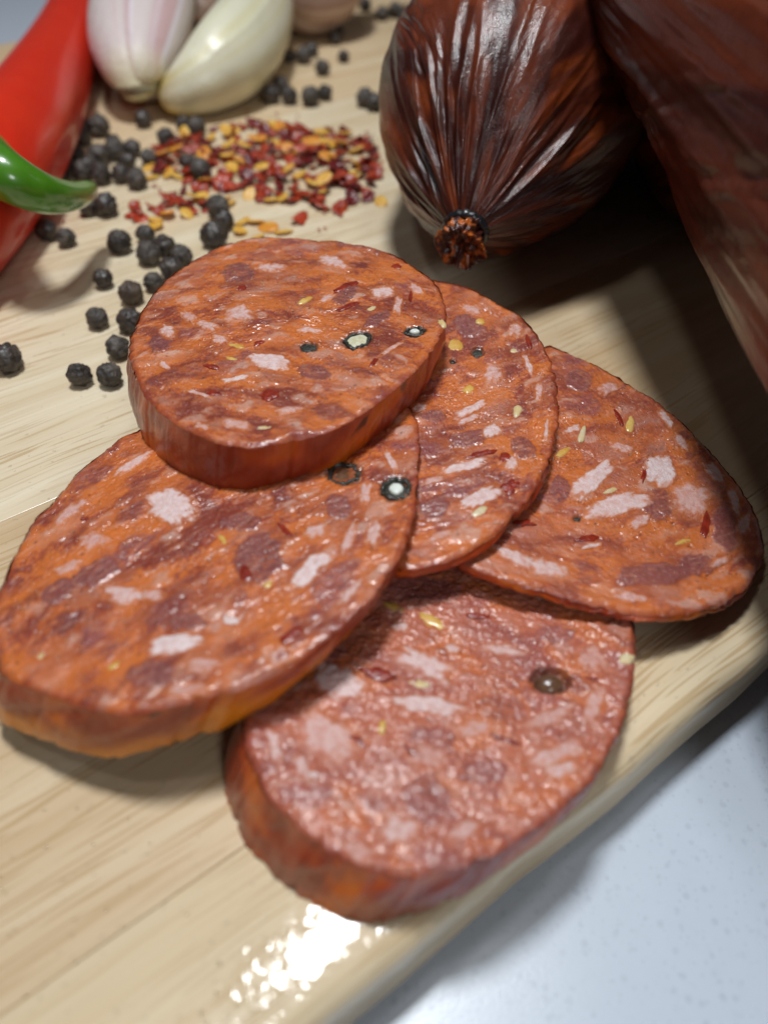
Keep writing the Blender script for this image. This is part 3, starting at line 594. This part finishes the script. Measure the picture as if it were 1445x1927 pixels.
    for i in range(60):
        for j in range(10): tf.append((i * 10 + j, ((i + 1) % 60) * 10 + j, ((i + 1) % 60) * 10 + (j + 1) % 10, i * 10 + (j + 1) % 10))
    link('string_tie', mesh_np('string_tie', np.array(tv) - base, tf), mat_plain('tie', (0.012, 0.012, 0.014), 0.3, 0.4, 0.2), root)
tied_sausage()
def long_sausage(q, az, el, s0, s1_, droop, seed, label, bright, floor):
    nz = Noise(seed); az = math.radians(az); el = math.radians(el); R = 27.0
    q = np.array(q); a3 = np.array([math.sin(az) * math.cos(el), math.cos(az) * math.cos(el), math.sin(el)])
    root = link('whole_sausage', None, loc=(q[0], q[1], 0)); base = np.array([q[0], q[1], 0.0])
    tag(root, label, 'sausage')
    NP, NS = 420, 420; s = np.linspace(s0, s1_, NS); ph = np.linspace(0, 2 * np.pi, NP, endpoint=False)
    PH, SS = np.meshgrid(ph, s, indexing='ij')
    e1 = np.cross(a3, [0, 0, 1.0]); e1 /= np.linalg.norm(e1); e2 = np.cross(e1, a3)
    end = np.sqrt(np.clip(1 - np.clip((s0 + 24 - SS) / 24.2, 0, 1)**2, 0, 1)) * np.sqrt(np.clip(1 - np.clip((SS - s1_ + 25) / 25.2, 0, 1)**2, 0, 1))
    c1, s1 = np.cos(PH), np.sin(PH)
    wr = nz.fbm(c1 * 5 + 3, s1 * 5 + SS / 40, 4, .55); rid = -np.abs(nz.fbm(c1 * 2.6 + 40, s1 * 2.6 + SS / 45, 3, .5))
    lump = nz.fbm(c1 * 1.3 + 9, s1 * 1.3 + SS / 40, 2)
    cr = np.abs(nz.fbm(c1 * 4 + 70, s1 * 4 + SS / 9, 4, .6)); msk = sst(.0, .4, nz.fbm(c1 * 1.2 + 27, s1 * 1.2 + SS / 50, 2))
    rad = R * end + (.4 * wr + .9 * (rid + .3) + .5 * lump - .6 * cr * msk) * end + .01
    drp = droop * np.clip((-55 - SS) / 60, 0, 2)**2
    X = q + a3 * SS[..., None] - np.array([0, 0, 1.0]) * drp[..., None] + rad[..., None] * (c1[..., None] * e1 + s1[..., None] * e2)
    X[..., 2] = np.maximum(X[..., 2], floor)
    pale = .08 * sst(.1, .5, nz.fbm(c1 * 12, s1 * 12 + SS * .06, 3)) * sst(30, -20, SS)
    col = skin_cols(nz, c1 * 27 + 20, s1 * 27 + SS * .45, pale) * bright
    link('skin', mesh_np('skin', (X - base).reshape(-1, 3), grid_faces(NP, NS), col.reshape(-1, 3)), SKING, root)
# propped on the tied sausage and an added one, near end drooping to the worktop
long_sausage((65.0, 120.0, 49.0), -6, 12, -122, 235, 14, 15, 'long wrinkled reddish-brown sausage propped across the pleated sausage, over the shaded board', 1.0, -12.45)
long_sausage((83.0, 190.0, 27.0), 13, 0, -42, 170, 0, 25, 'sausage added under the long propped one to carry it and darken the gap', 1.0, .05)  # guessed sausage, added as a prop and to keep this gap dark
# ================================================================== TUBES: chillies, garlic
def tube(ctrl, radii, name, mat, colf=None, nt=64, ns=90, squash=None, disp=None, base=None):
    """closed tapered tube through control points (mm)"""
    ctrl = np.array(ctrl, float); m = len(ctrl); tt = np.linspace(0, m - 1, ns)
    def cr(P):
        P = np.array(P, float); Pp = np.concatenate([[2 * P[0] - P[1]], P, [2 * P[-1] - P[-2]]])
        i = np.clip(np.floor(tt).astype(int), 0, m - 2); f = tt - i; f = f.reshape(-1, *[1] * (P.ndim - 1))
        a, b, c, d = Pp[i], Pp[i + 1], Pp[i + 2], Pp[i + 3]
        return .5 * (2 * b + (c - a) * f + (2 * a - 5 * b + 4 * c - d) * f**2 + (3 * b - a - 3 * c + d) * f**3)
    C = cr(ctrl); r = np.maximum(cr(radii), .02); tg = np.gradient(C, axis=0); tg /= np.linalg.norm(tg, axis=1)[:, None]
    e1 = np.cross(tg, [0, 0, 1]); e1 /= np.linalg.norm(e1, axis=1)[:, None]; e2 = np.cross(e1, tg)
    ph = np.linspace(0, 2 * np.pi, nt, endpoint=False); PH, I = np.meshgrid(ph, np.arange(ns), indexing='ij')
    rr = np.repeat(r[None], nt, 0)
    if disp is not None: rr = rr + disp(PH, I / (ns - 1.0), rr)
    sq = 1.0 if squash is None else squash
    X = C[None] + rr[..., None] * (np.cos(PH)[..., None] * e1[None] + sq * np.sin(PH)[..., None] * e2[None])
    b = np.zeros(3) if base is None else base
    cols = None if colf is None else colf(PH, I / (ns - 1.0)).reshape(-1, 3)
    return mesh_np(name, (X - b).reshape(-1, 3), grid_faces(nt, ns), cols)
REDC = MT('red_chilli'); g_ = REDC.co()
REDC.p(Base_Color=REDC.mix((0.62, 0.016, 0.004), (0.70, 0.035, 0.008), REDC.noise(g_, 0.08, 3)), Roughness=0.5, Specular_IOR_Level=0.2, Coat_Weight=0.4, Coat_Roughness=0.14,
       Normal=REDC.bump(REDC.noise(g_, 0.12, 3), 0.0012, 0.5), Subsurface_Weight=0.15, Subsurface_Radius=(1, .15, .05), Subsurface_Scale=0.002)
GREENC = mat_plain('green_chilli', (0.055, 0.20, 0.008), 0.3, 0.7, 0.12, 0.1, var=(0.075, 0.24, 0.012), vs=0.15, rad=(.4, 1, .1))
nzc = Noise(77)
def red_chilli():
    edge = unp([(200, -60), (181, 50), (150, 200), (103, 305), (45, 390), (-40, 480)], 12)
    R = [8.6, 9.6, 11.5, 12.2, 11.5, 9.5]
    d = np.gradient(edge[:, :2], axis=0); nrm = np.c_[d[:, 1], -d[:, 0]]; nrm /= np.linalg.norm(nrm, axis=1)[:, None]
    if nrm[0, 0] > 0: nrm = -nrm
    C = np.array([[edge[i, 0] + nrm[i, 0] * R[i], edge[i, 1] + nrm[i, 1] * R[i], R[i]] for i in range(6)])
    first = C[0] + (C[0] - C[1]) * .5; first[2] = 9; last = C[-1] + (C[-1] - C[-2]) * .8; last[2] = 7
    end0 = first + (first - C[0]) * .6; end0[2] = 6; end1 = last + (C[-1] - C[-2]) * .4; end1[2] = 6
    ctrl = [end0, first] + list(C) + [last, end1]; rad = [.3, 8.5] + R + [7, .3]
    b = np.array([C[2][0], C[2][1], 0]); root = link('red_chilli', None, loc=b)
    tag(root, 'fat glossy red chilli lying on the board beside the garlic cloves', 'chilli')
    link('flesh', tube(ctrl, rad, 'flesh', None, disp=lambda P, t, r: r * .05 * nzc.fbm(np.cos(P) * 1.1 + 3, np.sin(P) * 1.1 + t * 3, 2), base=b), REDC.m, root)
    return C
RC = red_chilli()
def green_chilli():
    pts = [(-330, 300, 15, 7.5), (-230, 250, 17, 8.0), (-130, 245, 21, 7.0), (-50, 282, 24.5, 5.6), (0, 322, 25, 4.7), (50, 351, 22.5, 4.1), (95, 367, 19.5, 3.5), (135, 369, 16.5, 2.8), (160, 361, 14.5, 2.2), (172, 354, 13.5, 1.4), (175, 352, 13.2, .1)]
    C = [unp1(x, y, z) for x, y, z, r in pts]; rad = [r for *_, r in pts]
    first = C[0] + (C[0] - C[1]) * .5; C = [first] + C; rad = [.3] + rad
    b = np.array([C[5][0], C[5][1], C[5][2]]); root = link('green_chilli', None, loc=b)
    tag(root, 'shiny green chilli with a curled tip laid over the red chilli', 'chilli')
    link('flesh', tube(C, rad, 'flesh', None, base=b, ns=120), GREENC, root)
green_chilli()
def clove(name, label, ctrl, rad, colf, mat, squash=.85, flat=None, extra=None):
    C = np.array(ctrl, float); b = np.array([C[len(C) // 2][0], C[len(C) // 2][1], 0]); root = link(name, None, loc=b)
    tag(root, label, 'garlic')
    me = tube(C, rad, 'clove_body', None, colf=colf, squash=squash, base=b, disp=flat, nt=96)
    co = np.empty(len(me.vertices) * 3); me.vertices.foreach_get('co', co); co = co.reshape(-1, 3); co[:, 2] = np.maximum(co[:, 2], .00003); me.vertices.foreach_set('co', co.ravel())
    link('clove_body', me, mat, root)
    return root
PEEL = mat_attr('peeled_garlic', 0.4, 0.25, 0.25, 0.35, (1, .9, .6), 0.0006, 0.12); SKG = mat_attr('garlic_skin', 0.55, 0.1, 0.3, 0.15, (1, .8, .7), 0.0008, 0.25)
def col_peeled(P, t):
    c = np.broadcast_to(L(226, 222, 196), P.shape + (3,)); c = mixc(c, np.broadcast_to(L(214, 204, 150), c.shape), .5 * sst(-.2, .4, nzc.fbm(np.cos(P) * 3, np.sin(P) * 3 + t, 2)))
    c = mixc(c, np.broadcast_to(L(178, 148, 30), c.shape), sst(.28, .15, t + .03 * np.cos(P * 3))); return mixc(c, np.broadcast_to(L(200, 170, 90), c.shape), .6 * sst(.86, .95, t))
def col_skin(P, t):
    a = nzc.fbm(np.cos(P) * 2 + 9, np.sin(P) * 2 + t * .6, 3, .5)
    c = mixc(np.broadcast_to(L(214, 200, 196), P.shape + (3,)), np.broadcast_to(L(204, 160, 162), P.shape + (3,)), .7 * sst(-.1, .6, a))
    c = mixc(c, np.broadcast_to(L(232, 230, 238), c.shape), .8 * sst(.15, .5, nzc.fbm(np.cos(P) * 3 + 30, np.sin(P) * 3, 2)))
    c = mixc(c, np.broadcast_to(L(226, 218, 170), c.shape), sst(.32, .2, t)); return mixc(c, np.broadcast_to(L(180, 150, 40), c.shape), sst(.2, .12, t))
def garlic():
    def pth(l): return [unp1(x, y, z) for x, y, z in l]
    c = pth([(306, 192, 4), (314, 187, 4.5), (342, 170, 7.5), (382, 140, 10.5), (425, 98, 13.5), (463, 48, 14.5), (488, -10, 14), (500, -60, 11), (502, -72, 9)])
    clove('peeled_garlic_clove', 'peeled ivory garlic clove with a yellow root end on the board', c, [.3, 3.6, 7.2, 10.8, 13.6, 14, 12, 6, .3], col_peeled, PEEL,
          .95, lambda P, t, r: -r * .34 * np.maximum(0, np.cos(P - 2.7))**2 - r * .16 * np.maximum(0, np.cos(P - .9))**3 + r * .07 * (1 - np.abs(np.cos(1.5 * P + .4))**.5))
    c = pth([(272, 186, 5), (268, 178, 6), (258, 140, 11), (262, 80, 14.5), (276, 10, 16), (290, -50, 14), (300, -110, 9), (304, -125, 8)])
    clove('garlic_clove', 'garlic clove in pink and white papery skin beside the peeled one', c, [.3, 3.4, 9.0, 14.0, 16, 14, 4, .3], col_skin, SKG,
          .97, lambda P, t, r: r * .14 * np.abs(np.sin(P * 1.5 + .6))**.7 - r * .10)
    # dry papery clove glimpsed behind
    c = pth([(368, 40, 5), (372, 30, 6), (382, 8, 8), (395, -30, 9), (405, -70, 7), (408, -80, 6)])
    clove('dry_garlic_clove', 'small brownish garlic clove half hidden behind the two cloves', c, [.3, 2.5, 6.5, 8.5, 3.5, .3],
          lambda P, t: np.broadcast_to(L(150, 124, 108), P.shape + (3,)) * (1 + .25 * nzc.fbm(np.cos(P) * 4, np.sin(P) * 4, 2))[..., None], SKG)
    # bulb lying on its side
    b = unp1(590, -72, 22); b0 = np.array([b[0], b[1], 0]); root = link('garlic_bulb', None, loc=b0)
    tag(root, 'whole garlic bulb with tan papery skin behind the cloves', 'garlic')
    axd = np.array([.75, .62, .22]); axd /= np.linalg.norm(axd); u1 = np.cross(axd, [0, 0, 1]); u1 /= np.linalg.norm(u1); u2 = np.cross(u1, axd)
    for i in range(8):
        a = 2 * np.pi * i / 8 + .3
        def P(t, r): return np.array([0, 0, 22.3]) + axd * t + (math.cos(a) * u1 + math.sin(a) * u2) * r
        ctrl = [P(-17, 3), P(-15.5, 6), P(-9, 10.5), P(0, 11.6), P(9, 9), P(18, 4), P(25, 2)]
        me = tube(ctrl, [.3, 5.5, 9.5, 10.3, 8.5, 4.5, 2], 'clove', None, colf=lambda P_, t: mixc(np.broadcast_to(L(200, 178, 160), P_.shape + (3,)), np.broadcast_to(L(170, 134, 122), P_.shape + (3,)), sst(-.2, .4, nzc.fbm(np.cos(P_) * 5 + i, np.sin(P_) * 5, 2))), nt=48, ns=50)
        link('clove', me, SKG, root)
    me = tube([np.array([0, 0, 22.3]) + axd * t for t in (20, 26, 38, 52, 53)], [3, 3.5, 3, 2.6, .2], 'neck', None, colf=lambda P_, t: np.broadcast_to(L(196, 176, 150), P_.shape + (3,)), nt=32, ns=30)
    link('neck', me, SKG, root)
garlic()
# ================================================================== PEPPERCORNS
def pepper_mesh(i):
    import bmesh
    bm = bmesh.new(); bmesh.ops.create_icosphere(bm, subdivisions=4, radius=1.0)
    nz = Noise(300 + i); r0 = np.array([v.co[:] for v in bm.verts]); bm.verts.ensure_lookup_table()
    x, y, z = r0.T; sc = 1.9 + .3 * (i % 3)
    q = (nz.fbm(x * sc + z * .8, y * sc - z * 1.1, 3, .55) + nz.fbm(z * sc + 20 + y * .6, x * sc - y * .5, 3, .55)) / 2
    cr = -np.clip(.07 - np.abs(q), 0, 1) / .07
    amp = .20 if i % 4 else .12
    d = 1.05 + amp * cr + .22 * q + .05 * nz(x * 1.1 + 5, y * 1.1 + z)
    for v, k in zip(bm.verts, d): v.co *= k * 2.5 * MM
    me = bpy.data.meshes.new('peppercorn'); bm.to_mesh(me); bm.free()
    me.polygons.foreach_set('use_smooth', np.ones(len(me.polygons), dtype=bool)); return me
PM = [pepper_mesh(i) for i in range(8)]
for i, m in enumerate(PM): m.materials.append(PEPPERB if i == 7 else PEPPERG if i in (1, 4, 6) else PEPPER)
PP = Zm((0, 380), 3.44, [(300,175),(425,215),(770,255),(938,190),(960,330),(1060,270),(1175,335),(1110,430),(990,500),(845,580),(665,480),(625,735),(840,760),(760,925),(510,1105),(705,1105),(45,1010),(1385,220)])
PP += Zm((80, 200), 4.014, [(300,155),(300,225),(430,155),(535,255),(560,330),(665,310),(255,340),(165,420),(140,500),(430,370),(345,430),(300,485),(440,510),(590,500),(710,545),(640,395),(800,370),(1100,410),(1190,470),(760,90),(1065,120),(1165,150),(930,225),(365,745),(450,745),(1330,760),(1370,850)])
PP += Zm((460, 0), 4.014, [(910,30),(1040,100),(1140,80),(1210,130),(1185,230),(1280,210),(340,410),(510,370),(450,420),(685,280),(590,505),(750,410),(270,640),(200,715),(340,720),(500,730),(610,690),(920,740),(975,765),(250,330),(1390,30),(690,225)])
PX = np.array(PP); PW = unp(PX, 2.4)[:, :2]; SZ = np.array([random.uniform(.74, 1.13) for _ in PP]); SZ[13] = .8; SZ[6] = .85
for it in range(40):
    for i in range(len(PW)):
        dd = PW - PW[i]; dist = np.hypot(*dd.T); 
        for j in np.where((dist < 2.35 * (SZ + SZ[i])) & (dist > 0))[0]:
            pu = (2.35 * (SZ[i] + SZ[j]) - dist[j]) * .25; u = dd[j] / dist[j]; PW[j] += u * pu; PW[i] -= u * pu
def pep_label(x, y):
    if 300 < x and 240 < y < 460 and x < 440: return 'black peppercorn at the edge of the chilli flakes', 'peppercorns among the chilli flakes'
    if x < 300 and 225 < y < 370: return 'black peppercorn in the heap between red chilli and chilli flakes', 'peppercorns heaped by the red chilli'
    if x > 660: return 'black peppercorn on the board close to the pleated sausage', 'peppercorns near the pleated sausage'
    if y < 130 and x > 440: return 'black peppercorn in the shade beside the garlic bulb', 'peppercorns beside the garlic bulb'
    if x > 440: return 'black peppercorn between the peeled garlic clove and the chilli flakes', 'peppercorns behind the chilli flakes'
    if y < 240: return 'black peppercorn just in front of the peeled garlic clove', 'peppercorns in front of the garlic'
    if y < 460 and x < 200: return 'black peppercorn under the curled green chilli tip', 'peppercorns by the green chilli tip'
    if x < 260: return 'black peppercorn lying loose on bare board near the topmost slice', 'peppercorns scattered near the slices'
    return 'black peppercorn in the cluster touching the topmost slice', 'peppercorns clustered by the topmost slice'
for i, (w, p) in enumerate(zip(PW, PX)):
    brown = i == 9
    o = link('peppercorn', PM[7 if brown else i % 7], loc=(w[0], w[1], 2.38 * SZ[i])); o.scale = (SZ[i],) * 3
    o.rotation_euler = (random.uniform(0, 6.3), random.uniform(0, 6.3), random.uniform(0, 6.3))
    lb, gr = pep_label(*p)
    if brown: lb, gr = 'smooth brown peppercorn in the cluster touching the topmost slice', None
    tag(o, lb, 'peppercorn', gr)
# ================================================================== CHILLI FLAKES AND SEEDS
def flake_mesh(i):
    r = random.Random(500 + i); nz = Noise(500 + i); n = r.randint(7, 10); na = n * 3
    t = np.linspace(0, 2 * np.pi, na, endpoint=False)
    rad = np.interp(t, np.linspace(0, 2 * np.pi, n + 1), np.r_[[r.uniform(.6, 1.15) for _ in range(n)], [0.8]])
    asp = r.uniform(.5, .95); top = []; rings = [1, .66, .33]
    bx, by = r.uniform(-.5, .5), r.uniform(-.5, .5); cz = r.uniform(.1, .35)
    def zf(x, y): return cz * (x * x * 1.2 - y * y * .3) + .15 * nz(x * 1.5 + 3, y * 1.5) + .1 * bx * x
    v = []
    for sgn in (1, -1):
        for q in rings:
            for k in range(na):
                x, y = rad[k] * q * math.cos(t[k]), rad[k] * q * math.sin(t[k]) * asp
                v.append((x * 2, y * 2, zf(x, y) * 2 + sgn * (.18 if q < 1 else .05)))
        v.append((0, 0, zf(0, 0) * 2 + sgn * .18))
    f = []; m = len(rings) * na + 1
    for si in (0, 1):
        o = si * m
        for q in range(len(rings) - 1):
            for k in range(na):
                a = [o + q * na + k, o + q * na + (k + 1) % na, o + (q + 1) * na + (k + 1) % na, o + (q + 1) * na + k]; f.append(tuple(a if si == 0 else a[::-1]))
        q = len(rings) - 1
        for k in range(na):
            a = [o + q * na + k, o + q * na + (k + 1) % na, o + m - 1]; f.append(tuple(a if si == 0 else a[::-1]))
    for k in range(na): f.append((k, m + k, m + (k + 1) % na, (k + 1) % na))
    me = mesh_np('chilli_flake', v, f); return me
def dry_seed_mesh(i):
    nz = Noise(700 + i); r = random.Random(i); na, nr = 24, 12; t = np.linspace(0, 2 * np.pi, na, endpoint=False); p = np.linspace(0, np.pi, nr)
    T, P = np.meshgrid(t, p, indexing='ij'); sh = 1 + .18 * np.cos(T - .5) + .10 * nz(np.cos(T) * 1.2 + i, np.sin(T) * 1.2)
    x = 1.95 * sh * np.sin(P)**.8 * np.cos(T); y = 1.45 * sh * np.sin(P)**.8 * np.sin(T); z = .36 * np.cos(P) + .10 * x * x * r.uniform(-.6, .9) - .18 * np.exp(-(x * x + y * y) / .6) * np.sign(np.cos(P))
    return mesh_np('chilli_seed', np.stack([x, y, z], -1).reshape(-1, 3), grid_faces(na, nr))
FM = [[flake_mesh(i + 20 * c) for i in range(7)] for c in range(3)]
for c in range(3):
    for m in FM[c]: m.materials.append(FLK[c])
DM = [[dry_seed_mesh(i) for i in range(4)] for _ in range(2)]
for c, mt in enumerate((SEEDY, SEEDO)):
    for m in DM[c]: m.materials.append(mt)
SEED_Y = Zm((420, 180), 4.014, [(340,200),(100,290),(40,300),(60,355),(180,390),(390,370),(40,460),(60,550),(740,270),(810,370),(900,380),(990,410),(1000,510),(1000,600),(300,560),(480,545),(590,590),(680,670),(770,640),(740,720),(200,740),(360,780),(440,770),(150,930),(130,1010),(260,930),(450,1010),(260,1050),(30,800),(1200,790),(930,280)]) + \
         Zm((80, 200), 4.014, [(800,440),(820,520),(1010,510),(1240,570),(1080,215),(1260,220),(1400,210),(1400,290),(1400,390),(860,840),(1080,800),(1210,680),(1150,690),(1370,700),(860,890),(950,500)])
SEED_O = Zm((420, 180), 4.014, [(270,330),(490,410),(130,480),(810,470),(350,975),(660,350),(430,255)]) + Zm((80, 200), 4.014, [(1000,320),(1220,370),(890,370),(940,800)])
FL_H = [(x, y, 0) for x, y in Zm((420, 180), 4.014, [(60,690),(250,470),(650,440),(700,420),(880,640),(880,840),(740,830),(530,770),(350,520),(230,220),(500,230),(1060,380),(1110,470),(1150,600),(560,310),(1000,330),(800,560),(640,760)])] + \
       [(x, y, 0) for x, y in Zm((80, 200), 4.014, [(700,740),(960,690),(1050,740),(1170,620),(970,400),(870,290),(1180,210),(1320,340),(1240,740),(1100,270)])] + \
       [(x, y, 1) for x, y in Zm((420, 180), 4.014, [(320,280),(290,660),(450,620),(850,560),(1010,690),(1090,760),(1110,640),(430,680),(200,620),(260,430),(900,540)])] + \
       [(x, y, 2) for x, y in Zm((420, 180), 4.014, [(570,920),(600,440),(900,620)])] + [(x, y, 2) for x, y in Zm((80, 200), 4.014, [(740,830),(1350,560),(1420,610),(690,810)])]
rf = random.Random(3)
POLY = [(268,300),(330,262),(395,236),(470,226),(535,222),(590,238),(650,236),(705,262),(720,330),(700,372),(640,390),(560,372),(500,372),(430,355),(395,392),(330,405),(262,410),(250,396),(300,372),(350,345),(300,330)]
def inpoly(x, y, P):
    c = False; j = len(P) - 1
    for i in range(len(P)):
        if (P[i][1] > y) != (P[j][1] > y) and x < (P[j][0] - P[i][0]) * (y - P[i][1]) / (P[j][1] - P[i][1]) + P[i][0]: c = not c
        j = i
    return c
HM = {}
def drop(x, y, r, t):
    """height of the heap under a piece, then raise it"""
    cells = [(int((x + dx) // 1.5), int((y + dy) // 1.5)) for dx in (-r, 0, r) for dy in (-r, 0, r)]
    z = sorted(HM.get(c, 0.0) for c in cells)[len(cells) // 2]
    for c in cells: HM[c] = max(HM.get(c, 0), z + t)
    return z
def put(name, me, px, scale, tilt, label, grp, thick=.45):
    w = unp1(px[0], px[1], 1.0); z = min(drop(w[0], w[1], 1.2 * scale, thick), 2.6)
    o = link(name, me, loc=(w[0], w[1], z + .5)); o.scale = (scale,) * 3
    o.rotation_euler = (rf.uniform(-tilt, tilt), rf.uniform(-tilt, tilt), rf.uniform(0, 6.3)); tag(o, label, 'chilli seed' if 'seed' in name else 'chilli flake', grp)
LR = ('crushed red chilli flake in the loose pile behind the topmost slice', 'red flakes in the chilli pile')
LDK = ('dark maroon chilli flake in the loose pile behind the topmost slice', 'dark flakes in the chilli pile')
LB = ('bright red chilli flake in the loose pile behind the topmost slice', 'bright flakes in the chilli pile')
LF = [LR, LDK, LB]
n = 0
while n < 250:
    x, y = rf.uniform(240, 725), rf.uniform(220, 415)
    if not inpoly(x, y, POLY): continue
    if y > 330 and rf.random() < .35: continue
    c = rf.choices([0, 1, 2], [.6, .32, .08])[0]
    put('chilli_flake', rf.choice(FM[c]), (x, y), rf.uniform(.7, 1.45), .55, *LF[c]); n += 1
for x, y, c in FL_H: put('chilli_flake', rf.choice(FM[c]), (x, y), rf.uniform(1.0, 1.5), .5, *LF[c])
for x, y in SEED_Y: put('chilli_seed', rf.choice(DM[0]), (x, y), rf.uniform(1.0, 1.3), .5, 'flat yellow chilli seed in the loose pile of flakes', 'yellow seeds in the chilli pile')
for x, y in SEED_O: put('chilli_seed', rf.choice(DM[1]), (x, y), rf.uniform(1.2, 1.5), .5, 'orange-coated chilli seed in the loose pile of flakes', 'orange seeds in the chilli pile')
for x, y in [(465,205),(520,210),(560,214),(118,412),(290,345),(300,352),(612,425),(600,428),(640,400),(630,385),(575,395),(610,395),(655,240),(690,245)]:
    put('chilli_flake', rf.choice(FM[0]), (x, y), rf.uniform(.25, .45), .2, 'tiny red chilli crumb strayed from the flake pile', 'stray chilli crumbs', .2)
# ================================================================== OIL DROPLETS
def droplets():
    r = random.Random(9); V, Fc = [], []
    def dome(x, y, R, z=0.0):
        b = len(V); na, nr = 10, 4
        for j in range(nr):
            p = math.pi / 2 * j / nr
            for i in range(na): V.append((x + R * math.cos(p) * math.cos(6.2832 * i / na), y + R * math.cos(p) * math.sin(6.2832 * i / na), z - .02 + R * .45 * math.sin(p)))
        V.append((x, y, z + R * .45))
        for j in range(nr - 1):
            for i in range(na): Fc.append((b + j * na + i, b + j * na + (i + 1) % na, b + (j + 1) * na + (i + 1) % na, b + (j + 1) * na + i))
        for i in range(na): Fc.append((b + (nr - 1) * na + i, b + (nr - 1) * na + (i + 1) % na, b + nr * na))
        Fc.append(tuple(b + i for i in reversed(range(na))))
    def ok(x, y): return ND @ np.array([x, y]) > N0 + 4.3
    for _ in range(170):                                  # beads along the near edge
        t = r.uniform(-30, 45); nn = N0 + 4.4 + abs(r.gauss(0, 2.2)); p = TD * t + ND * nn; dome(p[0], p[1], r.uniform(.06, .22))
    for _ in range(170):
        px = (900 - 900 * r.random()**.6, r.uniform(1430, 1927)); w = unp1(*px)
        if ok(w[0], w[1]): dome(w[0], w[1], r.choice([.05, .06, .08, .14]))
    for _ in range(60):
        px = (r.uniform(1150, 1445), r.uniform(1180, 1420)); w = unp1(*px)
        if ok(w[0], w[1]): dome(w[0], w[1], r.uniform(.05, .12))
    o = link('oil_droplets', mesh_np('oil_droplets', V, Fc), OILM); tag(o, 'tiny clear oil beads dotted over the near part of the board', 'oil', None, 'stuff')
droplets()
